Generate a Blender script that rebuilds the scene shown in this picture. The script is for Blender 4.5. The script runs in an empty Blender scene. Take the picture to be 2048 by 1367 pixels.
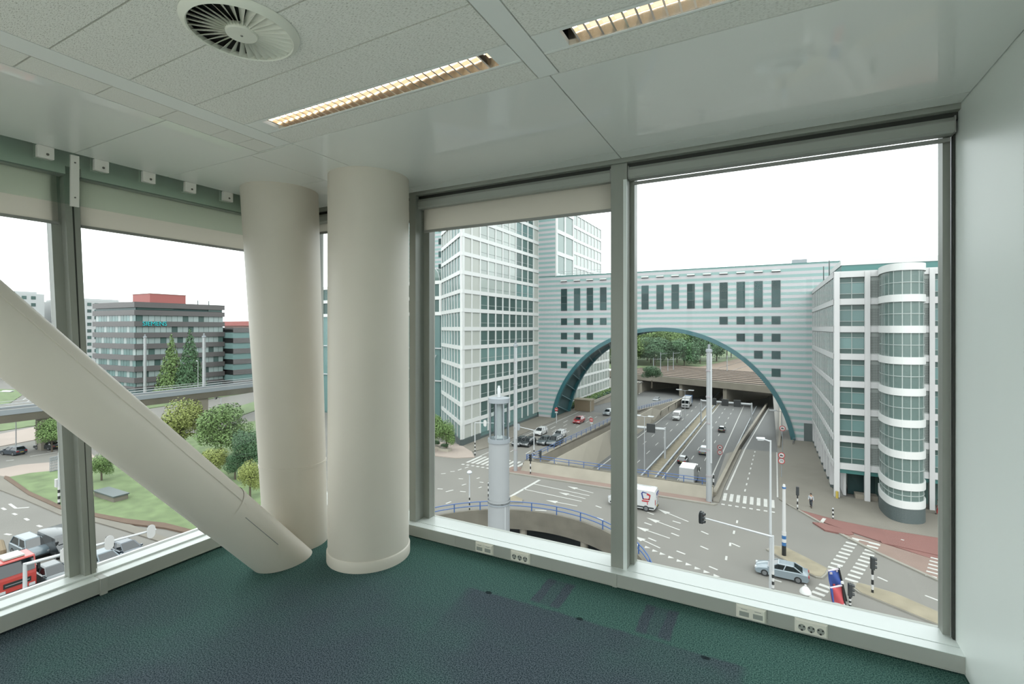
import bpy, bmesh, math, random
from mathutils import Vector, Matrix

# ------------------------------------------------------------------ camera, sky, light, exposure
SC = bpy.context.scene
COL = SC.collection
EYE = 1.625
YAW = math.radians(27.7)
F_PX = 973.0
CX, HY = 1024.0, 656.0
cam_d = bpy.data.cameras.new('camera')
cam = bpy.data.objects.new('camera', cam_d)
COL.objects.link(cam)
cam.location = (0, 0, EYE)
cam.rotation_euler = (math.pi / 2, 0, YAW)
cam_d.sensor_width = 36.0
cam_d.lens = 36.0 * F_PX / 2048.0
cam_d.shift_y = -(683.5 - HY) / 2048.0
cam_d.clip_start = 0.05
cam_d.clip_end = 3000
SC.camera = cam

W = bpy.data.worlds.new('overcast_sky')
SC.world = W
W.use_nodes = True
_nt = W.node_tree
_bg = _nt.nodes['Background']
_bg.inputs['Color'].default_value = (0.93, 0.975, 1.0, 1)
_bg.inputs['Strength'].default_value = 3.0

sun_d = bpy.data.lights.new('sun_behind_cloud', 'SUN')
sun_d.energy = 3.6
sun_d.angle = math.radians(110)
sun_d.color = (1.0, 0.985, 0.96)
sun = bpy.data.objects.new('sun_behind_cloud', sun_d)
COL.objects.link(sun)
sun.rotation_euler = (math.radians(38), 0, math.radians(25))

SC.view_settings.view_transform = 'Standard'
SC.view_settings.look = 'None'
SC.view_settings.gamma = 1.0
SC.view_settings.use_curve_mapping = False
SC.view_settings.exposure = 0.18
SC.cycles.max_bounces = 10
SC.cycles.diffuse_bounces = 6
SC.cycles.transparent_max_bounces = 24
SC.cycles.caustics_reflective = False
SC.cycles.caustics_refractive = False

# ------------------------------------------------------------------ photograph pixel -> place in the world
_c, _s = math.cos(YAW), math.sin(YAW)
def ray(px, py):
    u = (px - CX) / F_PX
    return (u * _c - _s, u * _s + _c, (HY - py) / F_PX)
G = -20.775            # street level
HW = G - 5.6           # sunken motorway
def GP(px, py, z=G):
    d = ray(px, py)
    t = (z - EYE) / d[2]
    return (d[0] * t, d[1] * t)
def on_y(px, py, Y):
    d = ray(px, py); t = Y / d[1]
    return (d[0] * t, Y, EYE + d[2] * t)
def on_x(px, py, X):
    d = ray(px, py); t = X / d[0]
    return (X, d[1] * t, EYE + d[2] * t)
def height_at(py, X, Y):
    t = -_s * X + _c * Y
    return EYE + (HY - py) / F_PX * t

# ------------------------------------------------------------------ materials
def lin(c):
    return tuple(((v / 255.0) / 12.92 if v / 255.0 <= 0.04045 else ((v / 255.0 + 0.055) / 1.055) ** 2.4) for v in c) + (1.0,)
MATS = {}
ALB = 1.0               # how bright the named colours are as reflectance
def mat(name, rgb, rough=0.6, metal=0.0, spec=0.5, noise=None, bump=None, linear=False, rnd=0.0, trans=0.0, coat=0.0):
    """rgb in sRGB 0..255; noise=(scale, amount); bump=(scale, strength); rnd = brightness change per object"""
    m = bpy.data.materials.new(name); m.use_nodes = True
    nt = m.node_tree; b = nt.nodes['Principled BSDF']
    col = tuple(rgb) + (1.0,) if linear else lin(rgb)
    col = (col[0]*ALB, col[1]*ALB, col[2]*ALB, 1.0)
    b.inputs['Base Color'].default_value = col
    b.inputs['Roughness'].default_value = rough
    b.inputs['Metallic'].default_value = metal
    b.inputs['Specular IOR Level'].default_value = spec
    b.inputs['Coat Weight'].default_value = coat
    src = None
    if noise or rnd or bump:
        tc = nt.nodes.new('ShaderNodeTexCoord')
    if noise:
        n = nt.nodes.new('ShaderNodeTexNoise'); n.inputs['Scale'].default_value = noise[0]; n.inputs['Detail'].default_value = 5
        nt.links.new(tc.outputs['Object'], n.inputs['Vector'])
        mr = nt.nodes.new('ShaderNodeMapRange')
        mr.inputs['From Min'].default_value = 0.3; mr.inputs['From Max'].default_value = 0.7
        mr.inputs['To Min'].default_value = 1 - noise[1]; mr.inputs['To Max'].default_value = 1 + noise[1]
        nt.links.new(n.outputs['Fac'], mr.inputs['Value'])
        mx = nt.nodes.new('ShaderNodeMix'); mx.data_type = 'RGBA'; mx.blend_type = 'MULTIPLY'
        mx.inputs[0].default_value = 1.0; mx.inputs[6].default_value = col
        nt.links.new(mr.outputs['Result'], mx.inputs[7])
        src = mx.outputs[2]
    if rnd:
        oi = nt.nodes.new('ShaderNodeObjectInfo')
        mr = nt.nodes.new('ShaderNodeMapRange')
        mr.inputs['To Min'].default_value = 1 - rnd; mr.inputs['To Max'].default_value = 1 + rnd
        nt.links.new(oi.outputs['Random'], mr.inputs['Value'])
        mx = nt.nodes.new('ShaderNodeMix'); mx.data_type = 'RGBA'; mx.blend_type = 'MULTIPLY'
        mx.inputs[0].default_value = 1.0
        if src: nt.links.new(src, mx.inputs[6])
        else: mx.inputs[6].default_value = col
        nt.links.new(mr.outputs['Result'], mx.inputs[7])
        src = mx.outputs[2]
    if src: nt.links.new(src, b.inputs['Base Color'])
    if bump:
        n = nt.nodes.new('ShaderNodeTexNoise'); n.inputs['Scale'].default_value = bump[0]; n.inputs['Detail'].default_value = 3
        nt.links.new(tc.outputs['Object'], n.inputs['Vector'])
        bp = nt.nodes.new('ShaderNodeBump'); bp.inputs['Strength'].default_value = bump[1]; bp.inputs['Distance'].default_value = 0.01
        nt.links.new(n.outputs['Fac'], bp.inputs['Height'])
        nt.links.new(bp.outputs['Normal'], b.inputs['Normal'])
    MATS[name] = m
    return m
def glass_mat(name, tint, gloss=0.08, rough=0.0):
    """a thin pane: lets light straight through, tinted, with a Fresnel reflection"""
    m = bpy.data.materials.new(name); m.use_nodes = True
    nt = m.node_tree
    for n in list(nt.nodes): nt.nodes.remove(n)
    out = nt.nodes.new('ShaderNodeOutputMaterial')
    tr = nt.nodes.new('ShaderNodeBsdfTransparent'); tr.inputs['Color'].default_value = tint + (1,)
    gl = nt.nodes.new('ShaderNodeBsdfGlossy'); gl.inputs['Roughness'].default_value = rough
    fr = nt.nodes.new('ShaderNodeFresnel'); fr.inputs['IOR'].default_value = 1.14
    mu = nt.nodes.new('ShaderNodeMath'); mu.operation = 'MULTIPLY_ADD'; mu.inputs[1].default_value = 0.9; mu.inputs[2].default_value = gloss * 0.02
    nt.links.new(fr.outputs[0], mu.inputs[0])
    mx = nt.nodes.new('ShaderNodeMixShader')
    nt.links.new(mu.outputs[0], mx.inputs[0]); nt.links.new(tr.outputs[0], mx.inputs[1]); nt.links.new(gl.outputs[0], mx.inputs[2])
    nt.links.new(mx.outputs[0], out.inputs['Surface'])
    MATS[name] = m
    return m
def emit_mat(name, rgb, strength):
    m = bpy.data.materials.new(name); m.use_nodes = True
    nt = m.node_tree; b = nt.nodes['Principled BSDF']
    b.inputs['Base Color'].default_value = rgb + (1,)
    b.inputs['Emission Color'].default_value = rgb + (1,)
    b.inputs['Emission Strength'].default_value = strength
    MATS[name] = m
    return m
def M(n): return MATS[n]

# ------------------------------------------------------------------ mesh building
class MB:
    def __init__(s): s.v = []; s.f = []
    def box(s, x0, y0, z0, x1, y1, z1):
        n = len(s.v)
        s.v += [(x0,y0,z0),(x1,y0,z0),(x1,y1,z0),(x0,y1,z0),(x0,y0,z1),(x1,y0,z1),(x1,y1,z1),(x0,y1,z1)]
        s.f += [(n,n+3,n+2,n+1),(n+4,n+5,n+6,n+7),(n,n+1,n+5,n+4),(n+1,n+2,n+6,n+5),(n+2,n+3,n+7,n+6),(n+3,n,n+4,n+7)]
        return s
    def hexa(s, p):
        """eight corners: bottom four, then top four"""
        n = len(s.v); s.v += [tuple(q) for q in p]
        s.f += [(n,n+3,n+2,n+1),(n+4,n+5,n+6,n+7),(n,n+1,n+5,n+4),(n+1,n+2,n+6,n+5),(n+2,n+3,n+7,n+6),(n+3,n,n+4,n+7)]
        return s
    def prism(s, poly, z0, z1):
        k = len(poly); n = len(s.v)
        z0f = z0 if callable(z0) else (lambda x, y: z0)
        z1f = z1 if callable(z1) else (lambda x, y: z1)
        s.v += [(x, y, z0f(x, y)) for x, y in poly] + [(x, y, z1f(x, y)) for x, y in poly]
        s.f += [tuple(range(n+k-1, n-1, -1)), tuple(range(n+k, n+2*k))]
        s.f += [(n+i, n+(i+1) % k, n+k+(i+1) % k, n+k+i) for i in range(k)]
        return s
    def prism_y(s, poly, y0, y1):
        """poly in x,z, pushed along y"""
        k = len(poly); n = len(s.v)
        s.v += [(x, y0, z) for x, z in poly] + [(x, y1, z) for x, z in poly]
        s.f += [tuple(range(n, n+k)), tuple(range(n+2*k-1, n+k-1, -1))]
        s.f += [(n+i, n+k+i, n+k+(i+1) % k, n+(i+1) % k) for i in range(k)]
        return s
    def prism_x(s, poly, x0, x1):
        """poly in y,z, pushed along x"""
        k = len(poly); n = len(s.v)
        s.v += [(x0, y, z) for y, z in poly] + [(x1, y, z) for y, z in poly]
        s.f += [tuple(range(n+k-1, n-1, -1)), tuple(range(n+k, n+2*k))]
        s.f += [(n+i, n+(i+1) % k, n+k+(i+1) % k, n+k+i) for i in range(k)]
        return s
    def cone(s, p0, p1, r0, r1=None, n=16, caps=True):
        r1 = r0 if r1 is None else r1
        p0 = Vector(p0); p1 = Vector(p1); d = (p1 - p0).normalized()
        a = d.cross(Vector((0, 0, 1)) if abs(d.z) < 0.99 else Vector((1, 0, 0))).normalized(); b = d.cross(a)
        k = len(s.v)
        for p, r in ((p0, r0), (p1, r1)):
            for i in range(n):
                t = 2 * math.pi * i / n
                s.v.append(tuple(p + a * (r * math.cos(t)) + b * (r * math.sin(t))))
        s.f += [(k+i, k+(i+1) % n, k+n+(i+1) % n, k+n+i) for i in range(n)]
        if caps: s.f += [tuple(range(k+n-1, k-1, -1)), tuple(range(k+n, k+2*n))]
        return s
    def tube(s, pts, r, n=8, closed=False):
        pts = [Vector(p) for p in pts]; k = len(s.v); m = len(pts)
        for i, p in enumerate(pts):
            if closed: d = pts[(i+1) % m] - pts[i-1]
            else: d = pts[min(i+1, m-1)] - pts[max(i-1, 0)]
            d.normalize()
            a = d.cross(Vector((0, 0, 1)) if abs(d.z) < 0.95 else Vector((1, 0, 0))).normalized(); b = d.cross(a)
            for j in range(n):
                t = 2 * math.pi * j / n
                s.v.append(tuple(p + a * (r * math.cos(t)) + b * (r * math.sin(t))))
        for i in range(m if closed else m-1):
            for j in range(n):
                i2 = (i+1) % m
                s.f.append((k+i*n+j, k+i*n+(j+1) % n, k+i2*n+(j+1) % n, k+i2*n+j))
        if not closed: s.f += [tuple(range(k+n-1, k-1, -1)), tuple(range(k+(m-1)*n, k+m*n))]
        return s
    def lathe(s, prof, c=(0, 0), n=24, a0=0.0, a1=2*math.pi):
        full = abs(a1 - a0 - 2*math.pi) < 1e-6
        k = len(s.v); m = n if full else n + 1
        for r, z in prof:
            for i in range(m):
                t = a0 + (a1 - a0) * i / n
                s.v.append((c[0] + r*math.cos(t), c[1] + r*math.sin(t), z))
        for j in range(len(prof)-1):
            for i in range(n):
                i2 = (i+1) % m
                s.f.append((k+j*m+i, k+j*m+i2, k+(j+1)*m+i2, k+(j+1)*m+i))
        return s
    def ring(s, a, b):
        """closed strip between two equally long loops of points"""
        k = len(s.v); n = len(a); s.v += [tuple(p) for p in a] + [tuple(p) for p in b]
        s.f += [(k+i, k+(i+1) % n, k+n+(i+1) % n, k+n+i) for i in range(n)]
        return s
    def wall(s, path, thick, z0, z1):
        """a wall that follows a path of x,y points; z0, z1 numbers or functions of x,y"""
        L = []; R = []
        for i, p in enumerate(path):
            a = Vector(path[max(i-1, 0)]); b = Vector(path[min(i+1, len(path)-1)])
            d = (b - a).normalized(); nrm = Vector((-d.y, d.x)) * (thick / 2)
            L.append((p[0]+nrm.x, p[1]+nrm.y)); R.append((p[0]-nrm.x, p[1]-nrm.y))
        return s.prism(L + R[::-1], z0, z1)
    def xf(s, mtx):
        s.v = [tuple(mtx @ Vector(p)) for p in s.v]
        return s
    def mesh(s, name, m):
        me = bpy.data.meshes.new(name); me.from_pydata(s.v, [], s.f)
        if m: me.materials.append(M(m) if isinstance(m, str) else m)
        return me
    def build(s, name, m, parent=None, smooth=False, kind=None, bevel=0.0, world=True):
        """vertices given in world space when world=True: the object sits at its parent's place"""
        if parent is not None and world:
            o = parent.get('_org')
            q = parent; off = Vector((0, 0, 0))
            while q is not None:
                off += q.location; q = q.parent
            s.v = [(x-off.x, y-off.y, z-off.z) for x, y, z in s.v]
        me = s.mesh(name, m)
        if smooth:
            me.polygons.foreach_set('use_smooth', [True]*len(me.polygons))
            me.set_sharp_from_angle(angle=math.radians(40))
        ob = bpy.data.objects.new(name, me); COL.objects.link(ob)
        if parent is not None: ob.parent = parent
        if kind: ob['kind'] = kind
        if bevel:
            bv = ob.modifiers.new('edge', 'BEVEL'); bv.width = bevel; bv.segments = 2; bv.limit_method = 'ANGLE'
        return ob

def tag(o, label, cat, group=None):
    o['label'] = label; o['category'] = cat
    if group: o['group'] = group
    return o
def thing(name, label, cat, loc=(0, 0, 0), rotz=0.0, group=None):
    o = bpy.data.objects.new(name, None); COL.objects.link(o)
    o.empty_display_size = 0.2
    o.location = loc; o.rotation_euler = (0, 0, rotz)
    return tag(o, label, cat, group)
def struct(name, loc=(0, 0, 0)):
    o = bpy.data.objects.new(name, None); COL.objects.link(o); o.location = loc; o['kind'] = 'structure'
    return o
_UB = {}
def ub(m):
    if m not in _UB: _UB[m] = MB().box(0, 0, 0, 1, 1, 1).mesh('block_' + m, m)
    return _UB[m]
def ib(name, m, parent, x0, y0, z0, x1, y1, z1, world=True, kind=None):
    """a block that shares one unit mesh per material"""
    ob = bpy.data.objects.new(name, ub(m)); COL.objects.link(ob)
    off = Vector((0, 0, 0))
    if parent is not None and world:
        q = parent
        while q is not None: off += q.location; q = q.parent
    ob.location = (x0-off.x, y0-off.y, z0-off.z); ob.scale = (x1-x0, y1-y0, z1-z0)
    if parent is not None: ob.parent = parent
    if kind: ob['kind'] = kind
    return ob
def copy_tree(o, parent=None, **kw):
    c = o.copy(); COL.objects.link(c); c.parent = parent
    for ch in o.children: copy_tree(ch, c)
    for k, v in kw.items(): c[k] = v
    return c
def text_mesh(txt, size, depth, m):
    cu = bpy.data.curves.new('lettering', 'FONT'); cu.body = txt; cu.size = size; cu.extrude = depth
    cu.align_x = 'CENTER'; cu.align_y = 'CENTER'; cu.resolution_u = 3
    ob = bpy.data.objects.new('lettering', cu); COL.objects.link(ob)
    dg = bpy.context.evaluated_depsgraph_get(); dg.update()
    me = bpy.data.meshes.new_from_object(ob.evaluated_get(dg))
    bpy.data.objects.remove(ob); bpy.data.curves.remove(cu)
    me.materials.clear(); me.materials.append(M(m))
    return me
def put(name, me, parent, loc, rot=(0, 0, 0), scale=(1, 1, 1)):
    o = bpy.data.objects.new(name, me); COL.objects.link(o)
    o.location = loc; o.rotation_euler = rot; o.scale = scale
    if parent is not None: o.parent = parent
    return o

# palette -----------------------------------------------------------
mat('column_paint', (212, 205, 193), 0.5, noise=(1.2, 0.03), bump=(6, 0.05))
mat('frame_grey', (148, 151, 143), 0.42, noise=(2, 0.03))
mat('frame_dark', (48, 50, 46), 0.6)
mat('trunk_metal', (172, 174, 167), 0.4)
mat('sill_white', (226, 232, 229), 0.28)
mat('blind_case', (160, 163, 156), 0.4)
mat('blind_bar', (150, 150, 146), 0.4)
mat('wall_panel', (238, 243, 239), 0.38, noise=(1, 0.02))
mat('ceiling_panel', (238, 241, 237), 0.35, coat=0.6)
mat('ceiling_bar', (238, 241, 238), 0.45)
mat('socket_white', (235, 232, 220), 0.35)
mat('socket_hole', (40, 38, 34), 0.5)
mat('clamp_white', (232, 230, 224), 0.4)
mat('screw_metal', (120, 118, 112), 0.35, metal=0.9)
mat('louver_metal', (245, 235, 220), 0.12, metal=0.95)
mat('vent_black', (10, 11, 10), 0.8)
mat('vent_white', (232, 233, 222), 0.45)
glass_mat('window_glass', (0.94, 0.96, 0.95))
glass_mat('green_glass', (0.88, 0.95, 0.915), gloss=0.3)
def fabric_mat():
    m = mat('blind_fabric', (214, 211, 203), 0.9, noise=(3, 0.02))
    nt = m.node_tree; b = nt.nodes['Principled BSDF']; out = nt.nodes['Material Output']
    tr = nt.nodes.new('ShaderNodeBsdfTranslucent'); tr.inputs['Color'].default_value = lin((216, 212, 203))
    mx = nt.nodes.new('ShaderNodeMixShader'); mx.inputs[0].default_value = 0.66
    nt.links.new(b.outputs[0], mx.inputs[1]); nt.links.new(tr.outputs[0], mx.inputs[2]); nt.links.new(mx.outputs[0], out.inputs['Surface'])
fabric_mat()
def tile_mat():
    m = mat('ceiling_tile', (224, 224, 217), 0.85)
    nt = m.node_tree; b = nt.nodes['Principled BSDF']
    tc = nt.nodes.new('ShaderNodeTexCoord')
    v = nt.nodes.new('ShaderNodeTexNoise'); v.inputs['Scale'].default_value = 130; v.inputs['Detail'].default_value = 3
    nt.links.new(tc.outputs['Object'], v.inputs['Vector'])
    r = nt.nodes.new('ShaderNodeValToRGB')
    r.color_ramp.elements[0].position = 0.32; r.color_ramp.elements[0].color = lin((168, 166, 156))
    r.color_ramp.elements[1].position = 0.46; r.color_ramp.elements[1].color = lin((242, 242, 236))
    nt.links.new(v.outputs['Fac'], r.inputs['Fac']); nt.links.new(r.outputs['Color'], b.inputs['Base Color'])
    bp = nt.nodes.new('ShaderNodeBump'); bp.inputs['Strength'].default_value = 0.25; bp.inputs['Distance'].default_value = 0.004
    nt.links.new(v.outputs['Fac'], bp.inputs['Height']); nt.links.new(bp.outputs['Normal'], b.inputs['Normal'])
tile_mat()
LUM_E = 1.3
LUM_W = 0.7
LUM_FILL = 28.0  # output of the added lamps by the back wall
# 
# ================================================================== THE ROOM
CE = 2.70              # ceiling height
XR = 0.82              # right wall
XL = -3.59             # front of the left sill
YF = 3.00              # front of the window sill
YB = -5.0              # back wall
def carpet():
    m = bpy.data.materials.new('carpet'); m.use_nodes = True; MATS['carpet'] = m
    nt = m.node_tree; b = nt.nodes['Principled BSDF']; b.inputs['Roughness'].default_value = 1.0; b.inputs['Specular IOR Level'].default_value = 0.1
    N = nt.nodes.new; L = nt.links.new
    tc = N('ShaderNodeTexCoord')
    wob = N('ShaderNodeTexNoise'); wob.inputs['Scale'].default_value = 9; wob.inputs['Detail'].default_value = 2
    L(tc.outputs['Object'], wob.inputs['Vector'])
    sub = N('ShaderNodeVectorMath'); sub.operation = 'SUBTRACT'; sub.inputs[1].default_value = (0.5, 0.5, 0.5); L(wob.outputs['Color'], sub.inputs[0])
    sca = N('ShaderNodeVectorMath'); sca.operation = 'SCALE'; sca.inputs['Scale'].default_value = 0.03; L(sub.outputs[0], sca.inputs[0])
    add = N('ShaderNodeVectorMath'); add.operation = 'ADD'; L(tc.outputs['Object'], add.inputs[0]); L(sca.outputs[0], add.inputs[1])
    sep = N('ShaderNodeSeparateXYZ'); L(add.outputs[0], sep.inputs[0])
    def rng(src, a, b_):
        r = N('ShaderNodeMapRange'); r.interpolation_type = 'SMOOTHSTEP'
        lo, hi = (a, b_) if a < b_ else (b_, a)
        r.inputs['From Min'].default_value = lo; r.inputs['From Max'].default_value = hi
        if a > b_: r.inputs['To Min'].default_value = 1; r.inputs['To Max'].default_value = 0
        L(src, r.inputs['Value']); return r.outputs['Result']
    def mth(op, a, c):
        n = N('ShaderNodeMath'); n.operation = op
        for i, q in enumerate((a, c)):
            if isinstance(q, (int, float)): n.inputs[i].default_value = q
            else: L(q, n.inputs[i])
        return n.outputs[0]
    X, Y = sep.outputs['X'], sep.outputs['Y']
    # worn, greyed field in the middle of the room with a sharp edge where a cupboard stood
    sharp = mth('MULTIPLY', rng(Y, 2.60, 2.57), mth('MULTIPLY', rng(X, -1.72, -1.60), rng(X, -0.06, -0.14)))
    soft = mth('MULTIPLY', rng(X, -3.3, -2.3), mth('MULTIPLY', rng(Y, 2.9, 1.9), rng(X, -0.9, -1.7)))
    back = mth('MULTIPLY', rng(Y, 2.2, 1.2), rng(X, 0.9, -0.3))
    worn = mth('MAXIMUM', sharp, mth('MAXIMUM', soft, back))
    big = N('ShaderNodeTexNoise'); big.inputs['Scale'].default_value = 1.3; big.inputs['Detail'].default_value = 4
    L(tc.outputs['Object'], big.inputs['Vector'])
    worn = mth('MULTIPLY', worn, rng(big.outputs['Fac'], 0.15, 0.62))
    foot = None
    for cx in (-1.165, -0.541):
        ax = mth('ABSOLUTE', mth('ADD', X, -cx), 0)
        bx = mth('MULTIPLY', rng(ax, 0.10, 0.085), mth('MULTIPLY', rng(Y, 2.60, 2.64), rng(Y, 2.93, 2.89)))
        lt = mth('MULTIPLY', rng(ax, 0.04, 0.03), 0.45)
        bx = mth('SUBTRACT', bx, mth('MULTIPLY', bx, lt))
        foot = bx if foot is None else mth('MAXIMUM', foot, bx)
    mask = mth('MAXIMUM', worn, foot)
    fib = N('ShaderNodeTexNoise'); fib.inputs['Scale'].default_value = 160; fib.inputs['Detail'].default_value = 3
    L(tc.outputs['Object'], fib.inputs['Vector'])
    mid = N('ShaderNodeTexNoise'); mid.inputs['Scale'].default_value = 260; mid.inputs['Detail'].default_value = 3
    L(tc.outputs['Object'], mid.inputs['Vector'])
    def ramp(c0, c1):
        r = N('ShaderNodeValToRGB')
        r.color_ramp.elements[0].position = 0.40; r.color_ramp.elements[0].color = lin(c0)
        r.color_ramp.elements[1].position = 0.60; r.color_ramp.elements[1].color = lin(c1)
        L(fib.outputs['Fac'], r.inputs['Fac']); return r.outputs['Color']
    teal = ramp((40, 72, 68), (90, 122, 114))
    grey = ramp((40, 53, 60), (92, 102, 110))
    mx = N('ShaderNodeMix'); mx.data_type = 'RGBA'; L(mask, mx.inputs[0]); L(teal, mx.inputs[6]); L(grey, mx.inputs[7])
    spots = None
    for (cx, cy) in ((-1.515, 2.585), (-0.93, 2.585), (-0.268, 2.57)):
        d = mth('ADD', mth('POWER', mth('ADD', X, -cx), 2), mth('POWER', mth('MULTIPLY', mth('ADD', Y, -cy), 1.6), 2))
        s_ = rng(d, 0.0007, 0.0003)
        spots = s_ if spots is None else mth('MAXIMUM', spots, s_)
    m2 = N('ShaderNodeMix'); m2.data_type = 'RGBA'; L(mth('MULTIPLY', spots, 0.8), m2.inputs[0]); L(mx.outputs[2], m2.inputs[6]); m2.inputs[7].default_value = lin((20, 26, 30))
    L(m2.outputs[2], b.inputs['Base Color'])
    bp = N('ShaderNodeBump'); bp.inputs['Strength'].default_value = 0.2; bp.inputs['Distance'].default_value = 0.002
    L(mid.outputs['Fac'], bp.inputs['Height']); L(bp.outputs['Normal'], b.inputs['Normal'])
carpet()
MB().box(-3.80, -0.35, -0.30, XR+0.2, 3.30, 0.0).build('floor', 'carpet', kind='structure')
mat('bounce_floor_pale', (232, 232, 226), 0.5)
MB().box(-3.80, YB-0.2, -0.30, XR+0.2, -0.35, 0.0).build('floor_bounce', 'bounce_floor_pale', kind='structure')  # unseen pale floor, added to bounce light onto the ceiling

# ---- ceiling: tiles, bars and smooth perimeter panels, each its own piece with a narrow joint
ceil = struct('ceiling', (0, 0, CE))
MB().box(-4.35, YB-0.2, CE+0.115, XR+0.25, 3.45, CE+0.40).build('ceiling_slab', 'frame_dark', ceil)
GAP = 0.0030
def panel(name, m, x0, y0, x1, y1, t=0.02):
    return ib(name, m, ceil, x0+GAP, y0+GAP, CE, x1-GAP, y1-GAP, CE+t)
XA, XBAR0, XT, XBAR1, XBAR2 = -2.75, -2.58, -2.45, -0.873, -0.776
LUM_Y = (1.62, 1.757)
# bays of tiles between the bars; luminaire rows stay open
lum_rows = [1.62, -0.96, -3.54]
def bay(x0, x1):
    panel('ceiling_tile', 'ceiling_tile', x0, LUM_Y[1], x1, 1.91)
    ys = [1.62, 1.366, 1.097, 0.830, 0.56, 0.292, 0.024, -0.244, -0.512, -0.823]
    for hi, lo in zip(ys[:-1], ys[1:]): panel('ceiling_tile', 'ceiling_tile', x0, lo, x1, hi)
    ys = [-0.96 - 0.2715*i for i in range(9)] + [-3.403]
    for hi, lo in zip(ys[:-1], ys[1:]): panel('ceiling_tile', 'ceiling_tile', x0, lo, x1, hi)
    ys = [-3.54 - 0.292*i for i in range(6)]
    for hi, lo in zip(ys[:-1], ys[1:]): panel('ceiling_tile', 'ceiling_tile', x0, lo, x1, hi)
bay(XT, XBAR1)
bay(XBAR2, XR)
# strips beside the left bar
ysL = [1.91, 1.766, 1.62, 1.362, 1.091, 0.819] + [0.819 - 0.2645*i for i in range(1, 23)]
for a, b in zip(ysL[:-1], ysL[1:]):
    panel('ceiling_tile', 'ceiling_tile', XA, max(b, YB), XBAR0, a)
panel('ceiling_bar', 'ceiling_bar', XBAR0, YB, XT, 1.91, 0.018)
panel('ceiling_bar', 'ceiling_bar', XBAR1, YB, XBAR2, 1.91, 0.018)
for (x0, y0, x1, y1) in ((XT, 1.91, -0.82, 2.93), (-0.82, 1.91, XR, 2.93), (-2.85, 1.925, XT, 2.93), (-3.78, 1.925, -2.85, 2.50), (-3.78, 2.50, -2.85, 3.05),
                         (XT, 2.93, -0.82, 3.05), (-0.82, 2.93, XR, 3.05), (-2.85, 2.93, XT, 3.05),
                         (-3.78, 1.396, XA, 1.925), (-3.78, 0.33, XA, 1.396), (-3.78, -0.75, XA, 0.33), (-3.78, -1.83, XA, -0.75), (-3.78, -2.9, XA, -1.83), (-3.78, -4, XA, -2.9), (-3.78, YB, XA, -4),
                         (XA, 1.91, XT, 1.925)):
    panel('ceiling_panel', 'ceiling_panel', x0, y0, x1, y1, 0.022)

# ---- walls
wr = struct('wall_right', (XR, 0, 0))
for y0, y1 in ((2.415, 3.24), (1.2, 2.415), (0.0, 1.2), (-1.2, 0), (-2.4, -1.2), (-3.6, -2.4), (YB, -3.6)):
    ib('wall_panel', 'wall_panel', wr, XR, y0+0.0012, 0.0, XR+0.14, y1-0.0012, CE+0.03)
MB().box(XR+0.14, YB-0.2, -0.05, XR+0.2, 3.35, CE+0.05).build('wall_core', 'wall_panel', wr)
wb = struct('wall_back', (0, YB, 0))
ib('sill_panel', 'wall_panel', wb, -4.1, YB-0.15, -0.3, XR+0.2, YB, 0.9)
ib('head_rail', 'frame_grey', wb, -4.1, YB-0.15, CE-0.06, XR+0.2, YB, CE+0.1)
for i in range(5):
    x = -3.85 + 1.15*i
    ib('mullion', 'frame_grey', wb, x-0.05, YB-0.15, 0.9, x+0.05, YB, CE-0.06)
for i in range(4):  # unseen back windows, added to brighten the room from behind
    x = -3.85 + 1.15*i
    w = struct('window_%d' % (8+i), (x+0.57, YB-0.08, 0.45))
    ib('glass', 'window_glass', w, x+0.05, YB-0.09, 0.9, x+1.10, YB-0.08, CE-0.06)
# ---- front window wall: windows 1..3
YG = 3.215             # glass
Z0, Z1 = 0.088, 2.64
def front_window(n, x0, x1, sl, sr):
    w = struct('window_%d' % n, ((x0+x1)/2, YG, Z0))
    ib('glass', 'window_glass', w, x0+0.005, YG, Z0, x1-0.005, YG+0.012, 2.66)
    ib('frame_stile', 'frame_grey', w, x0, 3.165, Z0, x0+sl, 3.24, 2.68)
    ib('frame_stile', 'frame_grey', w, x1-sr, 3.165, Z0, x1, 3.24, 2.68)
    ib('frame_rail', 'frame_grey', w, x0, 3.222, Z0-0.02, x1, 3.25, Z0+0.002)
    ib('frame_rail', 'frame_grey', w, x0, 3.165, 2.655, x1, 3.24, 2.70)
    return w
front_window(1, -3.78, -2.53, 0.06, 0.03)
front_window(2, -2.47, -0.894, 0.055, 0.022)
front_window(3, -0.79, XR-0.012, 0.026, 0.03)
wf = struct('wall_front', (-1.4, 3.1, 0))
ib('mullion', 'frame_grey', wf, -0.894, 3.075, 0.088, -0.79, 3.24, 2.675)
ib('mullion_edge', 'sill_white', wf, -0.812, 3.068, 0.0895, -0.79, 3.076, 2.57)
ib('mullion', 'frame_grey', wf, -2.533, 3.06, 0.088, -2.47, 3.24, 2.675)
ib('corner_post', 'frame_grey', wf, -3.95, 3.12, 0.02, -3.78, 3.30, 2.80)
ib('head_rail', 'frame_grey', wf, -3.80, 3.058, 2.676, XR, 3.25, 2.80)
ib('head_slot', 'frame_dark', wf, -3.78, 3.10, 2.640, XR, 3.16, 2.676)
ib('brush_strip', 'frame_dark', wf, XR-0.010, 3.135, 0.09, XR-0.001, 3.16, 2.66)
ib('spandrel', 'frame_grey', wf, -3.95, 3.25, -0.35, XR+0.2, 3.34, 0.0)
ib('parapet', 'frame_grey', wf, -3.95, 3.25, 2.68, XR+0.2, 3.42, 3.10)

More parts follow.
